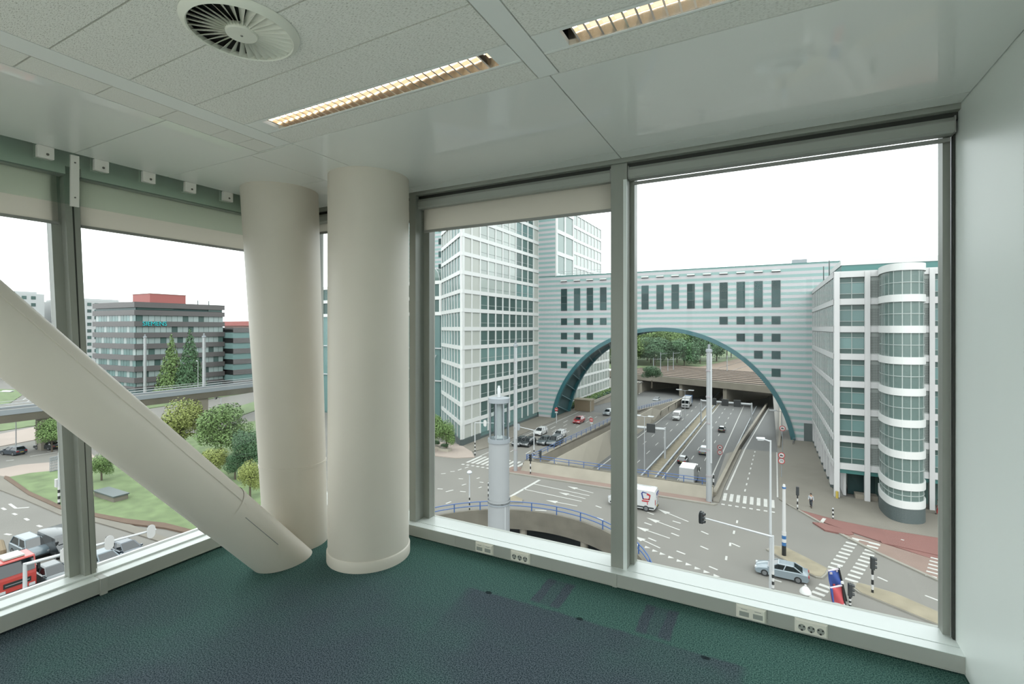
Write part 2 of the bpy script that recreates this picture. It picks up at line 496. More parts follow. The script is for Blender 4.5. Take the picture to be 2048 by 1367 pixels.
def roller_blind(name, label, x0, x1, drop, frameY=3.085):
    r = thing(name, label, 'roller blind', ((x0+x1)/2, 3.12, drop), group='roller blinds on the street windows')
    c = MB().prism_x([(3.078, 2.585), (3.078, 2.632), (3.09, 2.650), (3.15, 2.650), (3.15, 2.575), (3.09, 2.575)], x0, x1)
    c.build('cassette', 'blind_case', r)
    ib('cassette_lip', 'blind_bar', r, x0, 3.076, 2.628, x1, 3.079, 2.631)
    ib('end_cap', 'blind_bar', r, x0-0.006, 3.080, 2.573, x0, 3.15, 2.655)
    ib('end_cap', 'blind_bar', r, x1, 3.080, 2.573, x1+0.006, 3.15, 2.655)
    if 2.575 - drop > 0.03: ib('fabric', 'blind_fabric', r, x0+0.020, 3.132, drop, x1-0.003, 3.1345, 2.578)
    ib('bottom_bar', 'blind_bar', r, x0+0.020, 3.125, drop-0.014, x1-0.003, 3.142, drop+0.004)
    return r
roller_blind('roller_blind', 'grey roller blind pulled a third of a metre down beside the front column', -2.462, -0.902, 2.405)
roller_blind('roller_blind', 'rolled-up grey blind cassette above the widest window by the right wall', -0.780, XR-0.018, 2.560)
roller_blind('roller_blind', 'grey roller blind glimpsed in the gap between the two big columns', -3.76, -2.545, 2.50)

# ---- sill and cable trunking under the front windows
tr = struct('trim_1', (-1.4, YF, 0))
for i, (x0, x1) in enumerate(((-3.59, -2.05), (-2.05, -0.835), (-0.835, 0.0), (0.0, XR))):
    ib('trunking_cover', 'trunk_metal', tr, x0+0.0006, YF, 0.010, x1-0.0006, YF+0.068, 0.088)
    ib('trunking_lip', 'trunk_metal', tr, x0, YF-0.004, 0.008, x1, YF+0.05, 0.014)
ib('trunking_top', 'sill_white', tr, -3.59, YF-0.0015, 0.0872, XR, YF+0.068, 0.0895)
ib('joint_cover', 'trunk_metal', tr, -0.862, YF-0.003, 0.003, -0.835, YF+0.06, 0.0885)
ib('sill_board', 'sill_white', tr, -3.78, YF+0.073, 0.02, XR, YG+0.008, 0.0905)
ib('sill_core', 'frame_dark', tr, -3.78, YF+0.045, 0.0, XR, YG, 0.08)

def socket_plate(px, py, kind, label, grp):
    x, y, z = on_y(px, py, YF)
    w, h = 0.150, 0.074
    o = thing('wall_socket' if kind == 3 else 'blank_plate', label, 'socket' if kind == 3 else 'data plate', (x, YF, 0.049), group=grp)
    p = MB(); a, b_ = w/2, h/2
    p.hexa([(x-a, YF-0.001, 0.049-b_), (x+a, YF-0.001, 0.049-b_), (x+a, YF-0.001, 0.049+b_), (x-a, YF-0.001, 0.049+b_),
            (x-a+0.008, YF-0.012, 0.049-b_+0.008), (x+a-0.008, YF-0.012, 0.049-b_+0.008), (x+a-0.008, YF-0.012, 0.049+b_-0.008), (x-a+0.008, YF-0.012, 0.049+b_-0.008)])
    p.build('plate', 'socket_white', o)
    if kind == 3:
        for k in (-1, 0, 1):
            cx = x + k*0.042
            c = MB().cone((cx, YF-0.0122, 0.047), (cx, YF-0.0135, 0.047), 0.0195, 0.0195, 24)
            rim = c.build('socket_rim', 'socket_white', o)
            MB().cone((cx, YF-0.0136, 0.047), (cx, YF-0.0140, 0.047), 0.0175, 0.0172, 24).build('socket_well', 'blind_case', o)
            for dx, dz, rr in ((-0.0095, 0.006, 0.0042), (0.0095, 0.006, 0.0042), (0, -0.0135, 0.0050)):
                MB().cone((cx+dx, YF-0.0141, 0.047+dz), (cx+dx, YF-0.0145, 0.047+dz), rr, rr, 10).build('pin_hole', 'socket_hole', o)
    else:
        for k in (-1, 1):
            cx = x + k*0.034
            ib('insert', 'socket_white', o, cx-0.032, YF-0.0145, 0.019, cx+0.032, YF-0.011, 0.077)
            ib('label_slot', 'blind_bar', o, cx-0.016, YF-0.0152, 0.0665, cx+0.016, YF-0.0143, 0.0695)
            ib('shutter', 'blind_case', o, cx-0.024, YF-0.0152, 0.029, cx+0.024, YF-0.0143, 0.055)
    return o
socket_plate(969, 1099, 2, 'white data outlet plate under the window nearest the front column', 'outlets on the window trunking')
socket_plate(1041, 1117, 3, 'white triple power socket under the window nearest the front column', 'outlets on the window trunking')
socket_plate(1502, 1230, 2, 'white data outlet plate under the widest window left of its triple socket', 'outlets on the window trunking')
socket_plate(1622, 1260, 3, 'white triple power socket under the widest window near the right wall', 'outlets on the window trunking')

# ---- left facade, leaning slightly outwards
def xg(z): return -3.79 - (z - 0.10) * 0.105
def slant(y0, y1, z0, z1, d0, d1, dy=0.0):
    """block following the slanted facade; d0, d1 = how far it stands off the glass into the room"""
    return MB().hexa([(xg(z0)+d0, y0, z0), (xg(z0)+d1, y0, z0), (xg(z0)+d1, y1, z0), (xg(z0)+d0, y1, z0),
                      (xg(z1)+d0, y0-dy, z1), (xg(z1)+d1, y0-dy, z1), (xg(z1)+d1, y1+dy, z1), (xg(z1)+d0, y1+dy, z1)])
wl = struct('wall_left', (-3.85, 0, 0))
posts = [3.13, 1.44, -0.31, -2.06, -3.81]
for i, y in enumerate(posts):
    slant(y-0.022, y+0.033, 0.10, 2.78, 0.0, 0.105, 0.012).build('mullion', 'frame_grey', wl)
    slant(y+0.006, y+0.0085, 0.10, 2.78, 0.09, 0.1058, 0.004).build('mullion_groove', 'frame_dark', wl)
slant(YB, 3.2, 2.655, 2.82, -0.02, 0.12).build('head_rail', 'clamp_white', wl)
ib('head_void', 'frame_dark', wl, -4.30, YB, 2.825, -3.785, 3.2, 2.85)
ib('spandrel', 'frame_grey', wl, -3.92, YB, -0.35, -3.815, 3.3, 0.0)
ib('parapet', 'frame_grey', wl, -4.35, YB-0.2, 2.70, -4.12, 3.42, 3.10)
for i in range(4):
    ya, yb = posts[i+1], posts[i]
    w = struct('window_%d' % (4+i), (-3.8, (ya+yb)/2, 0.1))
    slant(ya+0.036, yb-0.022, 0.10, 2.70, -0.012, 0.0).build('glass', 'window_glass', w)
    slant(ya+0.036, ya+0.062, 0.10, 2.70, -0.02, 0.045, 0.004).build('frame_stile', 'frame_grey', w)
    slant(yb-0.075, yb-0.022, 0.10, 2.70, -0.02, 0.045, 0.010).build('frame_stile', 'frame_grey', w)
    slant(ya+0.036, yb-0.022, 0.08, 0.1125, -0.02, 0.02).build('frame_rail', 'frame_grey', w)
    if i < 2:
        r = thing('roller_blind', ('grey roller blind half lowered behind the green glass right of the left mullion', 'grey roller blind half lowered behind the green glass left of the left mullion')[i],
                  'roller blind', (-3.97, (ya+yb)/2, 2.29), group='roller blinds on the left windows')
        slant(ya+0.05, yb-0.03, 2.60, 2.665, 0.03, 0.125).build('cassette', 'clamp_white', r)
        slant(ya+0.05, yb-0.03, 2.592, 2.602, 0.025, 0.122).build('cassette_lip', 'blind_bar', r)
        slant(ya+0.062, yb-0.05, 2.295, 2.60, 0.050, 0.053).build('fabric', 'blind_fabric', r)
        slant(ya+0.062, yb-0.05, 2.280, 2.298, 0.044, 0.060).build('bottom_bar', 'blind_bar', r)
# green glass apron hung from the ceiling edge with white clamps
ga = thing('glass_apron', 'strip of green glass hung below the ceiling along the left windows', 'glass panel', (-3.80, 1.0, 2.387))
ib('glass_pane', 'green_glass', ga, -3.806, YB+0.1, 2.387, -3.796, 3.04, 2.715)
def clamp(y):
    c = ib('clamp', 'clamp_white', ga, -3.795, y-0.038, 2.628, -3.768, y+0.038, 2.698)
    ib('clamp_plate', 'clamp_white', ga, -3.83, y-0.038, 2.628, -3.807, y+0.038, 2.715)
    MB().cone((-3.7675, y+0.008, 2.652), (-3.764, y+0.008, 2.652), 0.0075, 0.0065, 12).build('clamp_screw', 'screw_metal', ga)
for y in (1.263, 1.536, 1.806, 2.078, 2.36, 2.63, 0.98, 0.70, 0.42, 0.14): clamp(y)
br = thing('joint_bracket', 'tall white screwed strip joining the green glass at the left mullion', 'bracket', (-3.78, 1.405, 2.38))
ib('strip', 'clamp_white', br, -3.795, 1.383, 2.375, -3.780, 1.425, 2.69)
for z in (2.645, 2.43): MB().cone((-3.7798, 1.404, z), (-3.777, 1.404, z), 0.005, 0.0045, 10).build('screw', 'screw_metal', br)
# sill and trunking along the left windows
tl = struct('trim_2', (XL, 1, 0))
for (y0, y1, dx) in ((1.465, 3.0, 0.006), (0.93, 1.452, 0.0), (-0.6, 0.928, 0.0), (-2.4, -0.602, 0.0), (YB, -2.402, 0.0)):
    ib('trunking_cover', 'trunk_metal', tl, XL-0.075, y0, 0.018, XL+dx, y1, 0.100)
    ib('trunking_lip', 'trunk_metal', tl, XL-0.06, y0, 0.015, XL+dx+0.004, y1, 0.022)
    ib('trunking_top', 'sill_white', tl, XL-0.075, y0, 0.0985, XL+dx, y1, 0.1025)
ib('joint_cover', 'trunk_metal', tl, XL-0.07, 1.452, 0.004, XL+0.012, 1.488, 0.1045)
ib('sill_board', 'sill_white', tl, -3.83, YB, 0.02, XL-0.08, 3.2, 0.112)
ib('sill_core', 'frame_dark', tl, -3.80, YB, 0.0, XL-0.04, 3.0, 0.09)

# ---- the three columns
fc = thing('column', 'thick vertical cream column nearest the camera with a low plinth ring', 'column', (-2.542, 2.626, 0), group='cream structural columns')
MB().lathe([(0.281, 0.07), (0.281, CE)], (-2.542, 2.626), 64).build('shaft', 'column_paint', fc, smooth=True)
MB().lathe([(0.0, 0.0), (0.289, 0.0), (0.289, 0.066), (0.2845, 0.072), (0.281, 0.074)], (-2.542, 2.626), 64).build('plinth_ring', 'column_paint', fc, smooth=True)
lc = thing('leaning_column', 'leaning cream column in the corner widening towards the ceiling', 'column', (-3.189, 2.531, 0), group='cream structural columns')
def skew_cone(c0, c1, prof, n=64):
    """stack of level circles from centre c0 to c1; prof = (0..1 along, radius)"""
    b = MB(); k = 0
    for l, r in prof:
        for i in range(n):
            t = 2*math.pi*i/n
            b.v.append((c0[0]+(c1[0]-c0[0])*l + r*math.cos(t), c0[1]+(c1[1]-c0[1])*l + r*math.sin(t), c0[2]+(c1[2]-c0[2])*l))
    for j in range(len(prof)-1):
        for i in range(n): b.f.append((j*n+i, j*n+(i+1) % n, (j+1)*n+(i+1) % n, (j+1)*n+i))
    return b
A0, A1 = (-3.189, 2.531, 0.0), (-3.401, 2.547, CE)
rad = lambda l: 0.224 + 0.057*l
skew_cone(A0, A1, [(0, rad(0)), (0.216, rad(0.216)), (0.2165, rad(0.2165)+0.003), (0.224, rad(0.224)+0.003), (0.2245, rad(0.2245)), (1, rad(1))]).build('shaft', 'column_paint', lc, smooth=True)
MB().prism([(A0[0]+0.223*math.cos(t*0.2618), A0[1]+0.223*math.sin(t*0.2618)) for t in range(24)], 0.0, 0.004).build('foot', 'column_paint', lc)
st = thing('diagonal_brace', 'fat cream tube brace rising from the corner columns to the upper left', 'brace', (-3.01, 2.282, 0), group='cream structural columns')
def brace(l0, l1, r_of, n=56, floor_cut=False, m=8):
    p0 = Vector((-3.01, 2.282, 0.0)); p1 = Vector((-2.996, 0.87, 1.6)); d = (p1-p0)
    dn = d.normalized(); a = dn.cross(Vector((1, 0, 0))).normalized(); b_ = dn.cross(a)
    mb = MB()
    for j in range(m+1):
        l = l0 + (l1-l0)*j/m
        r = r_of(l)
        for i in range(n):
            t = 2*math.pi*i/n
            p = p0 + d*l + a*(r*math.cos(t)) + b_*(r*math.sin(t))
            if floor_cut and j == 0:
                p = p - dn*(p.z/dn.z)
            if p.z > CE:
                p = p - dn*((p.z-CE)/dn.z)
            mb.v.append(tuple(p))
    for j in range(m):
        for i in range(n): mb.f.append((j*n+i, j*n+(i+1) % n, (j+1)*n+(i+1) % n, (j+1)*n+i))
    return mb
rb = lambda l: 0.154 - 0.013*l
brace(0.0, 1.78, rb, floor_cut=True, m=10).build('tube', 'column_paint', st, smooth=True)
brace(0.30, 0.318, lambda l: rb(l)+0.0035, m=1).build('joint_ring', 'column_paint', st, smooth=True)
# raised seam along the tube above the ring, and the shallow joint below it
sm = MB(); sm2 = MB()
p0 = Vector((-3.01, 2.282, 0.0)); p1 = Vector((-2.996, 0.87, 1.6)); d = p1-p0; dn = d.normalized()
a = dn.cross(Vector((1, 0, 0))).normalized(); b_ = dn.cross(a)
def on_tube(l, ang, off=0.0):
    r = rb(l)+off
    return p0 + d*l + a*(r*math.cos(ang)) + b_*(r*math.sin(ang))
best = max(range(360), key=lambda k: (on_tube(0.6, math.radians(k))-p0-d*0.6).dot(Vector((0.75, -0.1, 0.75))))
ANG = math.radians(best)
sm.tube([on_tube(0.30+0.05*i, ANG+0.015*math.sin(i), 0.0) for i in range(26)], 0.004, 8)
sm.build('weld_seam', 'column_paint', st, smooth=True)
sm2.tube([on_tube(0.12+0.02*i, ANG-0.42, 0.0) for i in range(9)], 0.0025, 6)
sm2.build('cover_joint', 'blind_bar', st)

# ---- round swirl diffuser
DX, DY = -1.672, 1.096
df = thing('swirl_diffuser', 'round white swirl air diffuser with radial vanes in the ceiling', 'air vent', (DX, DY, CE-0.03))
MB().lathe([(0.168, CE-0.001), (0.167, CE-0.020), (0.171, CE-0.024), (0.188, CE-0.012), (0.192, CE-0.001)], (DX, DY), 64).build('outer_ring', 'vent_white', df, smooth=True)
MB().lathe([(0.0, CE-0.0020), (0.168, CE-0.0020)], (DX, DY), 48).build('dark_plenum', 'vent_black', df)
MB().lathe([(0.0, CE-0.026), (0.050, CE-0.024), (0.053, CE-0.018), (0.053, CE-0.003)], (DX, DY), 40).build('hub', 'vent_white', df, smooth=True)
vb = MB()
hw0, hw1 = 0.0036, 0.0118
tz = -0.0095
vb.hexa([(0.050, -hw0, -tz), (0.050, hw0, tz*0.6), (0.167, hw1, tz), (0.167, -hw1, -tz),
         (0.050, -hw0-0.0003, -tz+0.0014), (0.050, hw0-0.0003, tz*0.6+0.0014), (0.167, hw1-0.0004, tz+0.0014), (0.167, -hw1-0.0004, -tz+0.0014)])
vme = vb.mesh('vane', 'vent_white')
for k in range(32):
    put('vane', vme, df, (0, 0, 0.030-0.0125), (0, 0, 2*math.pi*k/32))
MB().cone((DX, DY, CE-0.0275), (DX, DY, CE-0.0255), 0.004, 0.005, 10).build('screw', 'screw_metal', df)

# ---- recessed louvre luminaires with warm tubes
emit_mat('warm_tube', (1.0, 0.84, 0.66), LUM_E)
def luminaire(x0, x1, y0, label, lx0, lx1, watt=LUM_W):
    y1 = y0 + 0.137
    L = thing('ceiling_luminaire', label, 'ceiling light', ((x0+x1)/2, (y0+y1)/2, CE), group='recessed louvre lights')
    a, b2 = y0+0.018, y1-0.014
    ib('side_trim', 'ceiling_bar', L, x0+GAP, y0+GAP, CE-0.001, x1-GAP, a, CE+0.02)
    ib('side_trim', 'ceiling_bar', L, x0+GAP, b2, CE-0.001, x1-GAP, y1-GAP, CE+0.02)
    ib('end_plate', 'ceiling_bar', L, x0+GAP, a+0.001, CE+0.001, lx0, b2-0.001, CE+0.02)
    ib('end_plate', 'ceiling_bar', L, lx1, a+0.001, CE+0.001, x1-GAP, b2-0.001, CE+0.02)
    MB().prism_x([(a, CE+0.002), (a+0.002, CE+0.002), (a+0.022, CE+0.075), (b2-0.022, CE+0.075), (b2-0.002, CE+0.002), (b2, CE+0.002), (b2-0.018, CE+0.082), (a+0.018, CE+0.082)], lx0, lx1).build('reflector', 'louver_metal', L)
    MB().cone((lx0+0.03, (a+b2)/2, CE+0.055), (lx1-0.03, (a+b2)/2, CE+0.055), 0.013, 0.013, 12).build('tube_lamp', 'warm_tube', L)
    n = int(round((lx1-lx0)/0.046))
    bl = MB().prism_y([(-0.0035, 0.0), (0.0035, 0.0), (0.0012, 0.036), (-0.0012, 0.036)], a+0.001-(y0+y1)/2, b2-0.001-(y0+y1)/2).mesh('louvre_blade', 'louver_metal')
    for k in range(1, n):
        put('louvre_blade', bl, L, (lx0+(lx1-lx0)*k/n-(x0+x1)/2, 0, 0.002))
    ld = bpy.data.lights.new('lamp_glow', 'AREA'); ld.shape = 'RECTANGLE'; ld.size = lx1-lx0-0.06; ld.size_y = 0.03
    ld.energy = watt; ld.color = (1.0, 0.95, 0.88)
    lo = bpy.data.objects.new('lamp_glow', ld); COL.objects.link(lo); lo.parent = L; lo.location = (0, 0.002, 0.040)
    return L
luminaire(XT, XBAR1, 1.62, 'recessed louvre light with glowing warm blades left of the ceiling bar', -2.335, -0.972)
luminaire(XBAR2, XR, 1.62, 'recessed louvre light right of the ceiling bar near the top edge', -0.668, 0.70)
for r in lum_rows[1:]:  # unseen rear luminaires, added to brighten the interior
    luminaire(XT, XBAR1, r, 'added recessed louvre light left of the ceiling bar %s' % ('behind the camera' if r > -2 else 'by the back wall'), -2.335, -0.972, LUM_FILL if r < -2 else LUM_W)
    luminaire(XBAR2, XR, r, 'added recessed louvre light right of the ceiling bar %s' % ('behind the camera' if r > -2 else 'by the back wall'), -0.668, 0.70, LUM_FILL if r < -2 else LUM_W)
# 
# ================================================================== OUTSIDE: materials
ALB = 0.33
mat('asphalt', (150, 147, 140), 0.9, noise=(0.12, 0.07), bump=(30, 0.1))
mat('asphalt_dark', (126, 127, 126), 0.9, noise=(0.1, 0.06))
mat('paving', (152, 146, 134), 0.9, noise=(0.35, 0.08))
mat('brick_paving', (166, 140, 128), 0.9, noise=(0.5, 0.08))
mat('red_asphalt', (158, 108, 100), 0.9, noise=(0.4, 0.07))
mat('pale_paving', (206, 190, 178), 0.9, noise=(0.3, 0.06))
mat('kerb_stone', (176, 172, 160), 0.85, noise=(0.8, 0.06))
mat('earth', (128, 104, 86), 1.0, noise=(0.8, 0.1))
mat('road_paint', (232, 232, 226), 0.7, noise=(1.4, 0.10))
mat('concrete', (174, 166, 150), 0.85, noise=(0.45, 0.10))
mat('concrete_dark', (140, 134, 120), 0.9, noise=(0.6, 0.16))
mat('concrete_pale', (214, 206, 188), 0.85, noise=(0.3, 0.05))
mat('under_shade', (52, 62, 66), 0.9)  # shade under decks, painted in as a dark colour
mat('grass', (132, 154, 104), 1.0, noise=(0.5, 0.24), bump=(8, 0.3))
mat('dry_grass', (176, 166, 142), 1.0, noise=(0.8, 0.16))
mat('leaf_mid', (134, 170, 94), 0.8, rnd=0.12, noise=(0.5, 0.14))
mat('leaf_dark', (84, 130, 82), 0.8, rnd=0.12, noise=(0.5, 0.14))
mat('leaf_yellow', (176, 190, 100), 0.8, rnd=0.1, noise=(0.5, 0.12))
mat('bark', (112, 100, 84), 0.9)
ALB = 0.455
mat('white_panel', (236, 238, 236), 0.45)
mat('pier_panel', (226, 226, 226), 0.5, noise=(0.2, 0.02))
mat('blank_panel', (198, 202, 194), 0.45, noise=(0.15, 0.03))
mat('pane_pale', (180, 190, 184), 0.15, spec=0.5, rnd=0.14)
mat('pane_dark', (88, 112, 108), 0.2, spec=0.2, rnd=0.3)
mat('pane_teal', (116, 148, 146), 0.2, spec=0.25, rnd=0.2)
mat('pane_deep', (64, 88, 88), 0.25, spec=0.12, rnd=0.45)
mat('pane_bay', (140, 160, 154), 0.2, spec=0.3, rnd=0.12)
mat('bay_glass', (128, 150, 145), 0.15, spec=0.3)
MATS['bay_glass'].node_tree.nodes['Principled BSDF'].inputs['Alpha'].default_value = 0.74
mat('mullion_metal', (182, 192, 188), 0.4)
mat('grille', (168, 176, 172), 0.6)
mat('grille_hole', (96, 104, 102), 0.7)
mat('teal_steel', (40, 104, 112), 0.4)
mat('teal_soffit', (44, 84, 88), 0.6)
mat('teal_band', (60, 128, 124), 0.4)
mat('plinth_dark', (86, 98, 98), 0.5)
ALB = 0.36
mat('brown_cladding', (112, 108, 108), 0.5, noise=(0.2, 0.05))
mat('pane_blind', (190, 208, 206), 0.3, rnd=0.10)
mat('red_cladding', (200, 112, 106), 0.6)
mat('far_white', (226, 230, 230), 0.7)
mat('far_brick', (188, 150, 140), 0.8)
mat('steel_white', (226, 230, 232), 0.4)
mat('steel_grey', (176, 184, 190), 0.45)
mat('mast_grey', (190, 194, 196), 0.5, noise=(0.6, 0.03))
mat('mast_band', (188, 182, 186), 0.6)
mat('blue_rail', (72, 112, 176), 0.5)
mat('black', (26, 30, 30), 0.5)
mat('signal_black', (50, 56, 58), 0.5)
mat('signal_red', (220, 60, 60), 0.4)
mat('sign_red', (206, 60, 62), 0.5)
mat('sign_white', (240, 240, 238), 0.5)
mat('sign_cyan', (40, 226, 232), 0.5)
mat('flag_blue', (58, 92, 178), 0.8)
mat('flag_red', (224, 88, 96), 0.8)
mat('flag_edge', (226, 216, 226), 0.8)
mat('logo_blue', (52, 70, 150), 0.5)
mat('logo_red', (210, 58, 66), 0.5)
mat('tyre', (30, 32, 34), 0.8)
mat('rim', (190, 194, 198), 0.3, metal=0.7)
mat('car_glass', (26, 34, 38), 0.05, spec=0.8)
mat('lamp_clear', (236, 238, 240), 0.15)
mat('lamp_red', (196, 40, 44), 0.3)
mat('plate_yellow', (222, 196, 90), 0.5)
for nm, c in (('paint_silver', (158, 172, 180)), ('paint_white', (238, 240, 240)), ('paint_black', (48, 56, 60)), ('paint_darkgrey', (84, 94, 98)),
              ('paint_navy', (64, 78, 92)), ('paint_red', (184, 44, 50)), ('paint_grey', (138, 150, 156)), ('paint_truckred', (216, 74, 66)), ('paint_blue', (70, 128, 190)), ('paint_bluegrey', (112, 130, 140))):
    mat(nm, c, 0.28, spec=0.5, coat=0.5)
mat('skin', (206, 160, 130), 0.6)
mat('shirt', (210, 216, 222), 0.8)
mat('trousers', (44, 52, 64), 0.8)
mat('hair', (60, 48, 40), 0.8)
mat('rust_ballast', (150, 130, 112), 0.95, noise=(0.5, 0.14))
mat('rail_steel', (136, 124, 116), 0.5, metal=0.3)
mat('timber', (150, 132, 104), 0.8)
def alb(c): return tuple(v*ALB for v in lin(c)[:3]) + (1.0,)
def stripe_mat(name, axis_period, c0, c1, off=0.0):
    """horizontal cladding courses in two colours, by height in the world"""
    m = mat(name, c0, 0.5)
    nt = m.node_tree; b = nt.nodes['Principled BSDF']; N = nt.nodes.new; L = nt.links.new
    g = N('ShaderNodeNewGeometry'); sp = N('ShaderNodeSeparateXYZ'); L(g.outputs['Position'], sp.inputs[0])
    a = N('ShaderNodeMath'); a.operation = 'ADD'; a.inputs[1].default_value = 100*axis_period + off; L(sp.outputs['Z'], a.inputs[0])
    d = N('ShaderNodeMath'); d.operation = 'DIVIDE'; d.inputs[1].default_value = axis_period; L(a.outputs[0], d.inputs[0])
    f = N('ShaderNodeMath'); f.operation = 'FRACT'; L(d.outputs[0], f.inputs[0])
    gt = N('ShaderNodeMath'); gt.operation = 'GREATER_THAN'; gt.inputs[1].default_value = 0.5; L(f.outputs[0], gt.inputs[0])
    # fine vertical joints between cladding panels
    mx = N('ShaderNodeMix'); mx.data_type = 'RGBA'; L(gt.outputs[0], mx.inputs[0]); mx.inputs[6].default_value = alb(c0); mx.inputs[7].default_value = alb(c1)
    ad = N('ShaderNodeMath'); ad.operation = 'ADD'; L(sp.outputs['X'], ad.inputs[0]); ad.inputs[1].default_value = 1000.0 - 0.35
    dv = N('ShaderNodeMath'); dv.operation = 'DIVIDE'; dv.inputs[1].default_value = 1.635; L(ad.outputs[0], dv.inputs[0])
    fr = N('ShaderNodeMath'); fr.operation = 'FRACT'; L(dv.outputs[0], fr.inputs[0])
    lt = N('ShaderNodeMath'); lt.operation = 'LESS_THAN'; lt.inputs[1].default_value = 0.025; L(fr.outputs[0], lt.inputs[0])
    m2 = N('ShaderNodeMix'); m2.data_type = 'RGBA'; mu = N('ShaderNodeMath'); mu.operation = 'MULTIPLY'; mu.inputs[1].default_value = 0.22; L(lt.outputs[0], mu.inputs[0])
    L(mu.outputs[0], m2.inputs[0]); L(mx.outputs[2], m2.inputs[6]); m2.inputs[7].default_value = alb((150, 160, 160))
    L(m2.outputs[2], b.inputs['Base Color'])
stripe_mat('stripe_cladding', 1.183, (168, 206, 202), (226, 222, 226))
glass_mat('lantern_glass', (0.86, 0.9, 0.9), gloss=0.5)

# ================================================================== OUTSIDE: ground
CI = (-22.0, 38.4); RI = 14.2      # round opening in the square
TR0 = 70.0                         # near end of the motorway trench
def trench_left(y): return -34.6 + (y - 70.0) * 0.058
def trench_right(y): return -6.6 + max(0, (y - 95.0)) * 0.038
def dip(y, y0, y1, d): return G - d * min(1.0, max(0.0, (y - y0) / (y1 - y0)))
gr = struct('street_ground', (0, 60, G))
def slab(name, poly, m, z0=G-0.6, z1=G, parent=None):
    return MB().prism(poly, z0, z1).build(name, m, parent or gr)
slab('asphalt_field', [(-900, -200), (-38, -200), (-38, TR0), (-900, TR0)], 'asphalt')
slab('asphalt_field', [(-38, -200), (-6, -200), (-6, 22.4), (-38, 22.4)], 'asphalt')
slab('asphalt_field', [(-38, 54.4), (-6, 54.4), (-6, TR0), (-38, TR0)], 'asphalt')
slab('asphalt_field', [(-6, -200), (500, -200), (500, TR0), (-6, TR0)], 'asphalt')
# ring of asphalt around the round opening
sq = []; ci = []
for k in range(96):
    t = 2*math.pi*k/96
    c, s_ = math.cos(t), math.sin(t); q = 16.0/max(abs(c), abs(s_))
    sq.append((CI[0]+c*q, CI[1]+s_*q)); ci.append((CI[0]+c*RI, CI[1]+s_*RI))
b = MB()
b.ring([(x, y, G) for x, y in ci], [(x, y, G) for x, y in sq])
b.ring([(x, y, G-0.6) for x, y in sq], [(x, y, G-0.6) for x, y in ci])
b.build('asphalt_ring', 'asphalt', gr)
# ground beyond the cross street
slab('asphalt_field', [(-900, TR0), (trench_left(TR0), TR0), (trench_left(125), 125), (-46.5, 125), (-46.5, 240), (-900, 240)], 'asphalt')
slab('asphalt_field', [(1.6, TR0), (500, TR0), (500, 240), (1.6, 240)], 'asphalt')
slab('asphalt_field', [(-6.6, TR0), (1.6, TR0), (1.6, 100), (-4.0, 100), (-6.6, 95)], 'asphalt')
# motorway, ramp and side road that dip under the railway
MB().prism([(-42, 40), (6, 40), (6, 320), (-42, 320)], HW-0.5, HW).build('motorway', 'asphalt_dark', gr)
b = MB()
for (ya, yb) in ((100, 190), (190, 260)):
    b.prism([(-4.3, ya), (1.7, ya), (3.5, yb), (0.2, yb)] if ya == 100 else [(0.2, ya), (3.5, ya), (6, yb), (1, yb)], lambda x, y: dip(y, 100, 190, 5.0)-0.4, lambda x, y: dip(y, 100, 190, 5.0))
b.build('ramp', 'asphalt_dark', gr)
b = MB().prism([(-46.5, 125), (trench_left(125)-0.3, 125), (trench_left(195)-0.3, 195), (-46.5, 195)], lambda x, y: dip(y, 125, 190, 4.4)-0.4, lambda x, y: dip(y, 125, 190, 4.4))
b.prism([(-46.5, 195), (-27, 195), (-25, 260), (-46.5, 260)], G-4.9, G-4.4)
b.build('side_road', 'asphalt_dark', gr)

# retaining walls of the trench
tw = struct('trench_walls', (-20, 110, HW))
ys_ = [TR0+0.2] + list(range(75, 200, 10))
MB().wall([(trench_left(y), y) for y in ys_], 0.6, lambda x, y: HW, lambda x, y: dip(y, 125, 190, 4.4)+0.75).build('retaining_wall', 'concrete', tw)
b = MB()
for ya, yb in zip(ys_[:-1], ys_[1:]):
    xa, xb = trench_left(ya)+0.25, trench_left(yb)+0.25
    za, zb = G-0.7, G-0.7
    b.hexa([(xa, ya, HW), (-30.6+(ya-115)*0.018, ya, HW), (-30.6+(yb-115)*0.018, yb, HW), (xb, yb, HW),
            (xa, ya, G-0.9 if ya < 150 else G-3.0), (xa+0.35, ya, G-0.9 if ya < 150 else G-3.0), (xb+0.35, yb, G-0.9 if yb < 150 else G-3.0), (xb, yb, G-0.9 if yb < 150 else G-3.0)])
b.build('sloped_wall', 'concrete_pale', tw)
MB().wall([(-6.3+0.0496*(y-70), y) for y in (70, 85, 100, 115, 130, 145, 160, 175, 195)], 0.5, HW, lambda x, y: dip(y, 100, 190, 4.6)+0.55).build('retaining_wall', 'concrete', tw)
MB().wall([(1.9, 104), (2.2, 112), (3.3, 160), (4.0, 200)], 0.4, HW, G+0.4).build('retaining_wall', 'concrete', tw)
MB().wall([(-46.6, 125), (-46.6, 200)], 0.4, HW, G+0.5).build('retaining_wall', 'concrete', tw)
# near end: parapet above the motorway mouth
MB().box(-34.6, TR0-0.05, HW, -6.3, TR0+0.35, G+0.05).build('portal_wall', 'concrete', tw)
MB().prism_x([(TR0-1.9, G), (TR0+0.3, G), (TR0+0.3, G+1.25), (TR0-0.25, G+1.25)], -34.3, -6.4).build('parapet', 'concrete', tw)
MB().box(-34.4, TR0-0.12, G+1.0, -6.35, TR0+0.5, G+1.32).build('parapet_cap', 'concrete_dark', tw)

